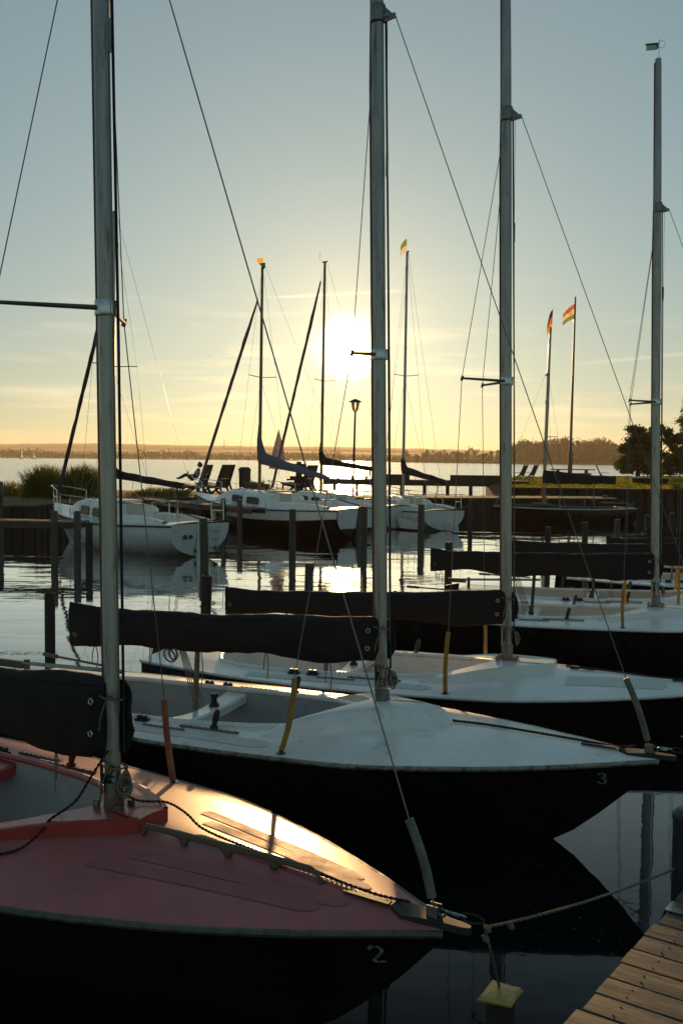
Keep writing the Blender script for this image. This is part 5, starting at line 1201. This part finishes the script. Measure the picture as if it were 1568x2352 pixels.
# seated person, facing left
O = at(446, 1130, 41.3); p = thing('person', 'person in a pale striped shirt reclining on the lounge bench', 'person', (O.x, 41.3, ZQ + .02))
def Q(px, py, dy=0.0):
    w = at(px, py, 41.3 + dy); return (w.x - O.x, w.y - 41.3, w.z - ZQ - .02)
hip, kn, kn2, ft_, ft2, shd, elb, hnd, hd = Q(447, 1101), Q(427, 1089, -.1), Q(430, 1090, .12), Q(408, 1100, -.1), Q(410, 1100, .12), Q(456, 1080), Q(446, 1091, -.22), Q(436, 1091, -.16), Q(459, 1068)
J = [(*hip, .13), (*((Vector(hip) + Vector(shd)) / 2), .125), (*shd, .12), (*(Vector(shd).lerp(Vector(hd), .5)), .055), (*(Vector(hip) + Vector((-.08, -.09, 0))), .085), (*kn, .062), (*(Vector(kn).lerp(Vector(ft_), .85)), .045), (*(Vector(ft_) + Vector((-.05, 0, .03))), .04),
     (*(Vector(hip) + Vector((-.08, .09, 0))), .085), (*kn2, .062), (*(Vector(kn2).lerp(Vector(ft2), .85)), .045), (*(Vector(ft2) + Vector((-.05, 0, .03))), .04),
     (*(Vector(shd) + Vector((0, -.17, -.02))), .055), (*elb, .043), (*hnd, .032), (*(Vector(shd) + Vector((0, .17, -.02))), .055), (*(Vector(elb) + Vector((.02, .44, 0))), .043), (*(Vector(hnd) + Vector((0, .26, 0))), .032)]
E = [(0, 1), (1, 2), (2, 3), (0, 4), (4, 5), (5, 6), (6, 7), (0, 8), (8, 9), (9, 10), (10, 11), (2, 12), (12, 13), (13, 14), (2, 15), (15, 16), (16, 17)]
bd_ = skinned('body', 'trousers', J, E, p)
Js = [(*((Vector(hip) + Vector((0.01, 0, .05)))), .14), (*((Vector(hip) + Vector(shd)) / 2), .140), (*shd, .130), (*(Vector(shd) + Vector((.0, -.17, -.01))), .07), (*elb, .055), (*(Vector(shd) + Vector((0, .17, -.01))), .07), (*(Vector(elb) + Vector((.02, .44, 0))), .055)]
skinned('shirt', 'shirt', Js, [(0, 1), (1, 2), (2, 3), (3, 4), (2, 5), (5, 6)], bd_)
head_parts(p, hd, (-1, -.15, -.05))
h0 = Vector(hnd)
for k in range(2):
    hb = h0 + Vector((0, .26 * k, 0)); JJ = [(*hb, .03), (*(hb + Vector((-.05, 0, .0))), .03)] ; EE = [(0, 1)]
    for q in range(5):
        y = -.028 + .014 * q; i0 = len(JJ); JJ += [(*(hb + Vector((-.075, y, .005 * (2 - abs(q - 2))))), .009), (*(hb + Vector((-.11, y * 1.2, .02))), .008)]; EE += [(1 if q else 0, i0), (i0, i0 + 1)]
    skinned('hand', 'skin', JJ, EE, p, 1)
b = MB(); b.lathe([(.032, 0), (.034, .13), (.014, .18), (.014, .22)], 10, h0 + Vector((-.09, -.0, -.02)), (.15, 0, 1)); tag(b.build('drink_bottle', 'orange', loc=(O.x, 41.3, ZQ + .02)), 'small orange bottle in the seated person hand', 'bottle')
# standing person with long hair behind the second mast
Y = 42.3; O2 = at(861, 1141, Y); zt = at(860, 1057, Y).z; p = thing('person', 'long haired person standing on the pier behind the second mast', 'person', (O2.x, Y, .90)); H = zt - .90
k = H / 1.66
J = [(0, 0, .90 * k, .135), (0, .01, 1.12 * k, .115), (0, 0, 1.33 * k, .13), (-.01, 0, 1.45 * k, .05), (-.09, 0, .80 * k, .09), (-.10, -.02, .46 * k, .062), (-.10, .02, .09 * k, .042), (-.10, -.09, .03 * k, .04), (.09, 0, .80 * k, .09), (.11, .03, .46 * k, .062), (.12, .06, .09 * k, .042), (.12, -.05, .03 * k, .04),
     (-.19, 0, 1.33 * k, .055), (-.24, -.03, 1.06 * k, .042), (-.20, -.16, .90 * k, .032), (.19, 0, 1.33 * k, .055), (.25, .02, 1.06 * k, .042), (.22, -.08, .84 * k, .032)]
E = [(0, 1), (1, 2), (2, 3), (0, 4), (4, 5), (5, 6), (6, 7), (0, 8), (8, 9), (9, 10), (10, 11), (2, 12), (12, 13), (13, 14), (2, 15), (15, 16), (16, 17)]
bd_ = skinned('body', 'skin', J, E, p)
skinned('clothes', 'trousers', [(0, 0, .88 * k, .16), (0, .01, 1.12 * k, .135), (0, 0, 1.34 * k, .145), (-.09, 0, .70 * k, .115), (-.10, -.02, .46 * k, .08), (.09, 0, .70 * k, .115), (.11, .03, .46 * k, .08)], [(0, 1), (1, 2), (0, 3), (3, 4), (0, 5), (5, 6)], bd_)
head_parts(p, (-.06, -.02, 1.55 * k), (-.75, -.5, -.2), long=True)
# swimmer
S = at(1441, 1190, 40.5); S = atz(1441, 1193, 0.0); p = thing('person', 'swimmer with only head and shoulders above the water', 'person', (S.x, S.y, 0))
skinned('body', 'skin', [(0, 0, -.16, .15), (0, 0, .04, .085), (0, 0, .13, .055), (-.18, .02, -.02, .075), (-.30, .02, -.12, .06), (.18, 0, -.03, .075), (.3, 0, -.15, .06)], [(0, 1), (1, 2), (1, 3), (3, 4), (1, 5), (5, 6)], p)
head_parts(p, (.02, 0, .25), (.3, -.9, 0), hair_m='red_hair' if 'red_hair' in M else 'hair')

# ------------------------------------------------------------------ foreground: red boat fittings, dock, ropes
d1 = bpy.data.objects['sailing_dinghy']; d2 = bpy.data.objects['sailing_dinghy.001']
for sd in (-1,):              # scalloped wooden grab rails
    b = MB(); rings = []; n = 96; 
    for i in range(n + 1):
        s = i / n; x = lerp(.30, 1.28, s); y = sd * lerp(.10, .02, s); zb = deck_z(x, abs(y)); ph = (s * 4) % 1.0; foot = math.exp(-(min(ph, 1 - ph) / .085) ** 2) if 0.0 <= s <= 1.0 else 0
        top = zb + (.062 if .015 < s < .985 else .045); bot = lerp(zb + .036, zb - .002, min(1, foot * 1.25)); w = .0105
        if s > .93: top = lerp(top, zb + .012, ((s - .93) / .07) ** 1.6)
        bot = min(bot, top - .006)
        rings.append([(x, y - w, bot), (x, y + w, bot), (x, y + w, top - .008), (x, y + w * .5, top), (x, y - w * .5, top), (x, y - w, top - .008)])
    b.loft(rings).build('grab_rail', 'bronze', d1, angle=50)
def deck_strip(pts, w, m, parent, nm, n=30, h=.003):
    b = MB(); L = []; 
    for i in range(n + 1):
        s = i / n; x = lerp(pts[0][0], pts[1][0], s); y = lerp(pts[0][1], pts[1][1], s)
        row = []
        for j in range(5):
            yy = y + lerp(-w / 2, w / 2, j / 4) * (1 if s < .96 else lerp(1, .35, (s - .96) / .04)); row.append((x, yy, deck_z(x, abs(yy)) + h))
        L.append(row)
    b.loft(L, False, False); return b.build(nm, m, parent, angle=60)
for sd in (-1, 1):
    for (y0, y1, x1) in ((.24, .085, 1.45), (.38, .17, 1.36)):
        deck_strip(((.40 - (y0 - .24), sd * y0), (x1, sd * y1)), .085, 'red_strip', d1, 'darker_strip')  # slightly darker, rougher red strips along the foredeck
b = MB()
for sd in (-1, 1): pass
for sd in (-1, 1):
    d3 = bpy.data.objects['sailing_dinghy.002']; deck_strip(((.55, sd * .30), (1.35, sd * .13)), .20, 'white_pad', d3, 'nonslip_panel'); deck_strip(((-2.2, sd * .70), (-.5, sd * .72)), .12, 'white_pad', d3, 'nonslip_panel'); deck_strip(((-2.2, sd * .70), (-.5, sd * .72)), .12, 'white_pad', d2, 'nonslip_panel')
# ridge batten down the foredeck
for dd, m in ((d1, 'red_trim'), ):
    b = MB(); rings = []
    for i in range(31):
        x = lerp(.42, 1.42, i / 30); z = deck_z(x, 0); rings.append([(x, -.016, z - .004), (x, -.009, z + .012), (x, .009, z + .012), (x, .016, z - .004)])
    b.loft(rings).build('ridge_batten', m, dd)
# dark painter trailing over the starboard foredeck of the red boat
pts = [(.02, -.055, 1.02), (-.05, -.11, .88), (-.10, -.16, .77)]; pts2 = [(-.16, -.26, None), (-.10, -.36, None), (-.12, -.47, None), (-.22, -.58, None), (-.40, -.70, None)]
laid_rope(rope_pts([Vector((x, y, z)) for x, y, z in pts] + [Vector((x, y, deck_z(x, abs(y)) + (.05 if x > -.2 and abs(y) < .4 else .012))) for x, y, z in pts2], 6), .0075, 'trailing_line', 'rope_dark', d1)

# dock
e0, e1 = atz(1296, 2356, .60), atz(1568, 2050, .60); ed = (e1 - e0); ed.z = 0; ed.normalize(); pl = Vector((ed.y, -ed.x, 0))
dock = thing('dock', 'wet worn plank dock in the lower right corner', 'dock', (e0.x, e0.y, 0), math.atan2(pl.y, pl.x))
# local x along the planks (away from the boats), local y back along the edge
sgn = 1 if (Vector((-pl.y, pl.x, 0)).dot(ed) > 0) else -1
rn = random.Random(2)
for i in range(-7, 16):
    Lp = 2.2; off = rn.uniform(-.012, .012); b = MB(); nx = 22; w = .126; gap = .004; y0 = i * (w + gap); rings = []
    for q in range(nx + 1):
        x = off + Lp * q / nx; dz_ = .0009 * wob((x * 2.2, i * 3.1, 1)); cr = .004
        z = .60 + dz_ + (i * 7 % 5 - 2) * .0003
        rings.append([(x, sgn * (y0 + .000), z - .035), (x, sgn * (y0 + .001), z - .006), (x, sgn * (y0 + .005), z - .0006), (x, sgn * (y0 + w / 2), z + .0004), (x, sgn * (y0 + w - .005), z - .0006), (x, sgn * (y0 + w - .001), z - .006), (x, sgn * (y0 + w), z - .035)])
    if sgn > 0: rings = [r[::-1] for r in rings]
    b.loft(rings); pk_ = b.build('plank', 'plank', dock, smooth=False)
    if -4 < i < 14:
        for xx, yy in ((.10, .03), (.10, .085), (.86, .03), (.86, .085)):
            b = MB(); b.lathe([(.004, -.004), (.004, .0012), (.002, .0014)], 8, (xx + rn.uniform(-.008, .008), sgn * (y0 + yy + rn.uniform(-.006, .006)), .6005)); b.build('screw', 'iron', pk_)
b = MB(); b.box((.09, sgn * .6, .51), (.10, 3.4, .12)); b.box((.9, sgn * .6, .51), (.10, 3.4, .12)); b.build('joist', 'pile', dock, smooth=False)
pp = at(1577, 1880, 4.45); b = MB(); b.lathe([(.062, -1.5), (.062, pp.z - .01), (.067, pp.z), (.067, pp.z + .02), (.045, pp.z + .045), (.01, pp.z + .05)], 18); tag(b.build('dock_pile', 'pile_blue', loc=(pp.x, pp.y, 0)), 'blue grey steel pile with cap at the right edge beside the dock', 'pile')
bp_ = atz(1556, 2078, .62); t = thing('dock_bracket', 'bright folded metal plate on the dock edge by the steel pile', 'bracket', (bp_.x, bp_.y, .604), math.atan2(pl.y, pl.x))
b = MB(); b.add([(-.04, -.05, 0), (.10, -.05, 0), (.10, .05, 0), (-.04, .05, 0), (-.04, -.05, .004), (.10, -.05, .004), (.10, .05, .004), (-.04, .05, .004), (-.055, -.05, -.05), (-.055, .05, -.05), (-.059, -.05, -.05), (-.059, .05, -.05)], [(4, 5, 6, 7), (0, 3, 2, 1), (0, 1, 5, 4), (2, 3, 7, 6), (1, 2, 6, 5), (4, 7, 11, 10), (7, 3, 9, 11), (0, 4, 10, 8)]); b.build('plate', 'steel', t, smooth=False)
for yy in (-.03, .03): b = MB(); b.lathe([(.007, 0), (.007, .004), (.004, .005)], 8, (.05, yy, .004)); b.build('bolt', 'steel_dull', t)
# capped mooring post by the red boat's bow
cn_ = [atz(1095, 2291, .36), atz(1128, 2247, .36), atz(1202, 2270, .36), atz(1174, 2306, .36)]; cc = sum(cn_, Vector()) / 4
t = thing('mooring_post', 'square mooring post with golden metal cap, in the water by the red boat bow', 'post', (cc.x, cc.y, 0))
cap = [c - cc for c in cn_]; b = MB(); NG = 14; g = []
for i in range(NG + 1):
    r_ = []
    for j in range(NG + 1):
        u_, v_ = i / NG, j / NG; p = (cap[0] * (1 - u_) + cap[1] * u_) * (1 - v_) + (cap[3] * (1 - u_) + cap[2] * u_) * v_
        d = max(abs(u_ - .5), abs(v_ - .5)) * 2; z = 0.36 + .013 * (1 - d) ** .8 + .004 * wob((u_ * 4, v_ * 4, 3)) - (.010 if d > .93 else 0)
        sc = 1.0 if d < .99 else 1.0; r_.append((p.x * sc, p.y * sc, z))
    g.append(r_)
b.loft([r[::-1] for r in g], False, False)
n4 = [(Vector((c.x, c.y, 0)) * 1.0) for c in cap]; b.loft([[(c.x * 1.0, c.y * 1.0, .351) for c in n4], [(c.x * .99, c.y * .99, .343) for c in n4]], False); b.build('cap', 'brass', t, angle=40)
b = MB(); b.loft([[(c.x * .62, c.y * .62, -1.2) for c in n4], [(c.x * .62, c.y * .62, .345) for c in n4]]); b.build('shaft', 'pile', t, smooth=False)
# mooring lines
def wp(o, p): return Matrix.Translation(o.location) @ Matrix.Rotation(o.rotation_euler.z, 4, 'Z') @ Vector(p)
hook = wp(d1, (2.02, 0, .665))
def world_rope(name, label, pts, r, m='rope', cat='rope', knots=()):
    o = laid_rope([Vector(p) for p in pts], r, name, m, None, .055); tag(o, label, cat)
    for kp in knots:
        b = MB(); kp = Vector(kp)
        for q in range(4): b.torus(kp + Vector((.005 * q - .008, 0, -.002 * q)), .0085, .0055, (1, .3 * math.sin(q * 1.7), .3 * math.cos(q * 2.1)), n=12, k=5)
        b.build('knot', m, o)
    return o
pe = Vector((pp.x - .06, pp.y - .02, .605))
world_rope('mooring_rope', 'mooring rope from the red boat bow across to the blue grey pile', sag(hook, pe, .022, 14), .0065, knots=(hook + Vector((.01, 0, .0)), hook.lerp(pe, .12) - Vector((0, 0, .022))))
world_rope('hanging_rope', 'rope hanging from the red boat bow down to the golden capped post', rope_pts([hook + Vector((0, 0, .0)), hook.lerp(Vector((cc.x, cc.y + .02, .36)), .4), hook.lerp(Vector((cc.x, cc.y + .02, .36)), .75), Vector((cc.x - .005, cc.y + .02, .37))]), .0065, knots=(hook + Vector((.004, 0, -.04)),))
# chain from the bow of boat 3
h2 = wp(d2, (2.02, 0, .665)); c2 = h2 + Vector((.5, .1, -.42)); n = 22
ch = thing('mooring_chain', 'rusty mooring chain hanging from the bow of boat 3', 'chain', h2); b = MB(); P_ = sag((0, 0, 0), c2 - h2, .10, n)
for i in range(n):
    a = (P_[i + 1] - P_[i]).normalized(); sx = a.cross(Vector((0, 0, 1))).normalized(); ax = sx if i % 2 else sx.cross(a); b = MB(); b.torus((0, 0, 0), .011, .0035, (0, 0, 1), n=12, k=5, sx=1.7)
    o = b.build('link', 'steel_dull', ch); o.location = (P_[i] + P_[i + 1]) / 2; o.rotation_euler = Matrix((a, ax.cross(a), ax)).transposed().to_euler()
# rope between the thin pile and the white yacht
pa1 = at(1080, 1160, 35.5); world_rope('slack_line', 'slack line between the thin pile and the white yacht', sag(at(1005, 1163, 34.2), pa1, .12, 10), .014)
# pollen scum drifting on the water
b = MB(); c0_ = atz(40, 1500, 0)
for q in range(120):
    x, y = c0_.x + rn.gauss(0, .28), c0_.y + rn.gauss(0, .07); k = rn.uniform(.008, .03); b.add([(x - k, y, .004), (x, y - k * .4, .004), (x + k, y, .004), (x, y + k * .4, .004)], [(0, 1, 2, 3)])
for q in range(150):
    c1_ = atz(rn.uniform(1150, 1560), rn.uniform(1930, 2340), 0); k = rn.uniform(.002, .007); a = rn.uniform(0, PI); ca_, sa_ = math.cos(a) * k, math.sin(a) * k
    b.add([(c1_.x - ca_, c1_.y - sa_, .003), (c1_.x + sa_ * .5, c1_.y - ca_ * .5, .003), (c1_.x + ca_, c1_.y + sa_, .003), (c1_.x - sa_ * .5, c1_.y + ca_ * .5, .003)], [(0, 1, 2, 3)])
tag(b.build('floating_debris', 'rub', smooth=False), 'pollen and leaf bits floating on the water', kind='stuff')
# ------------------------------------------------------------------ haze
b = MB(); b.box((0, 2400, 28.5), (5600, 5000, 63)); hz = b.build('haze', 'black', smooth=False); hz['kind'] = 'stuff'
hm = bpy.data.materials.new('haze_air'); hm.use_nodes = True; t_ = hm.node_tree; t_.nodes.clear()
pv = N(t_, 'ShaderNodeVolumePrincipled'); pv.inputs['Color'].default_value = (1.0, .86, .66, 1); pv.inputs['Density'].default_value = HAZE_D; pv.inputs['Anisotropy'].default_value = HAZE_G
om = N(t_, 'ShaderNodeOutputMaterial'); t_.links.new(pv.outputs[0], om.inputs['Volume']); hz.data.materials.clear(); hz.data.materials.append(hm)
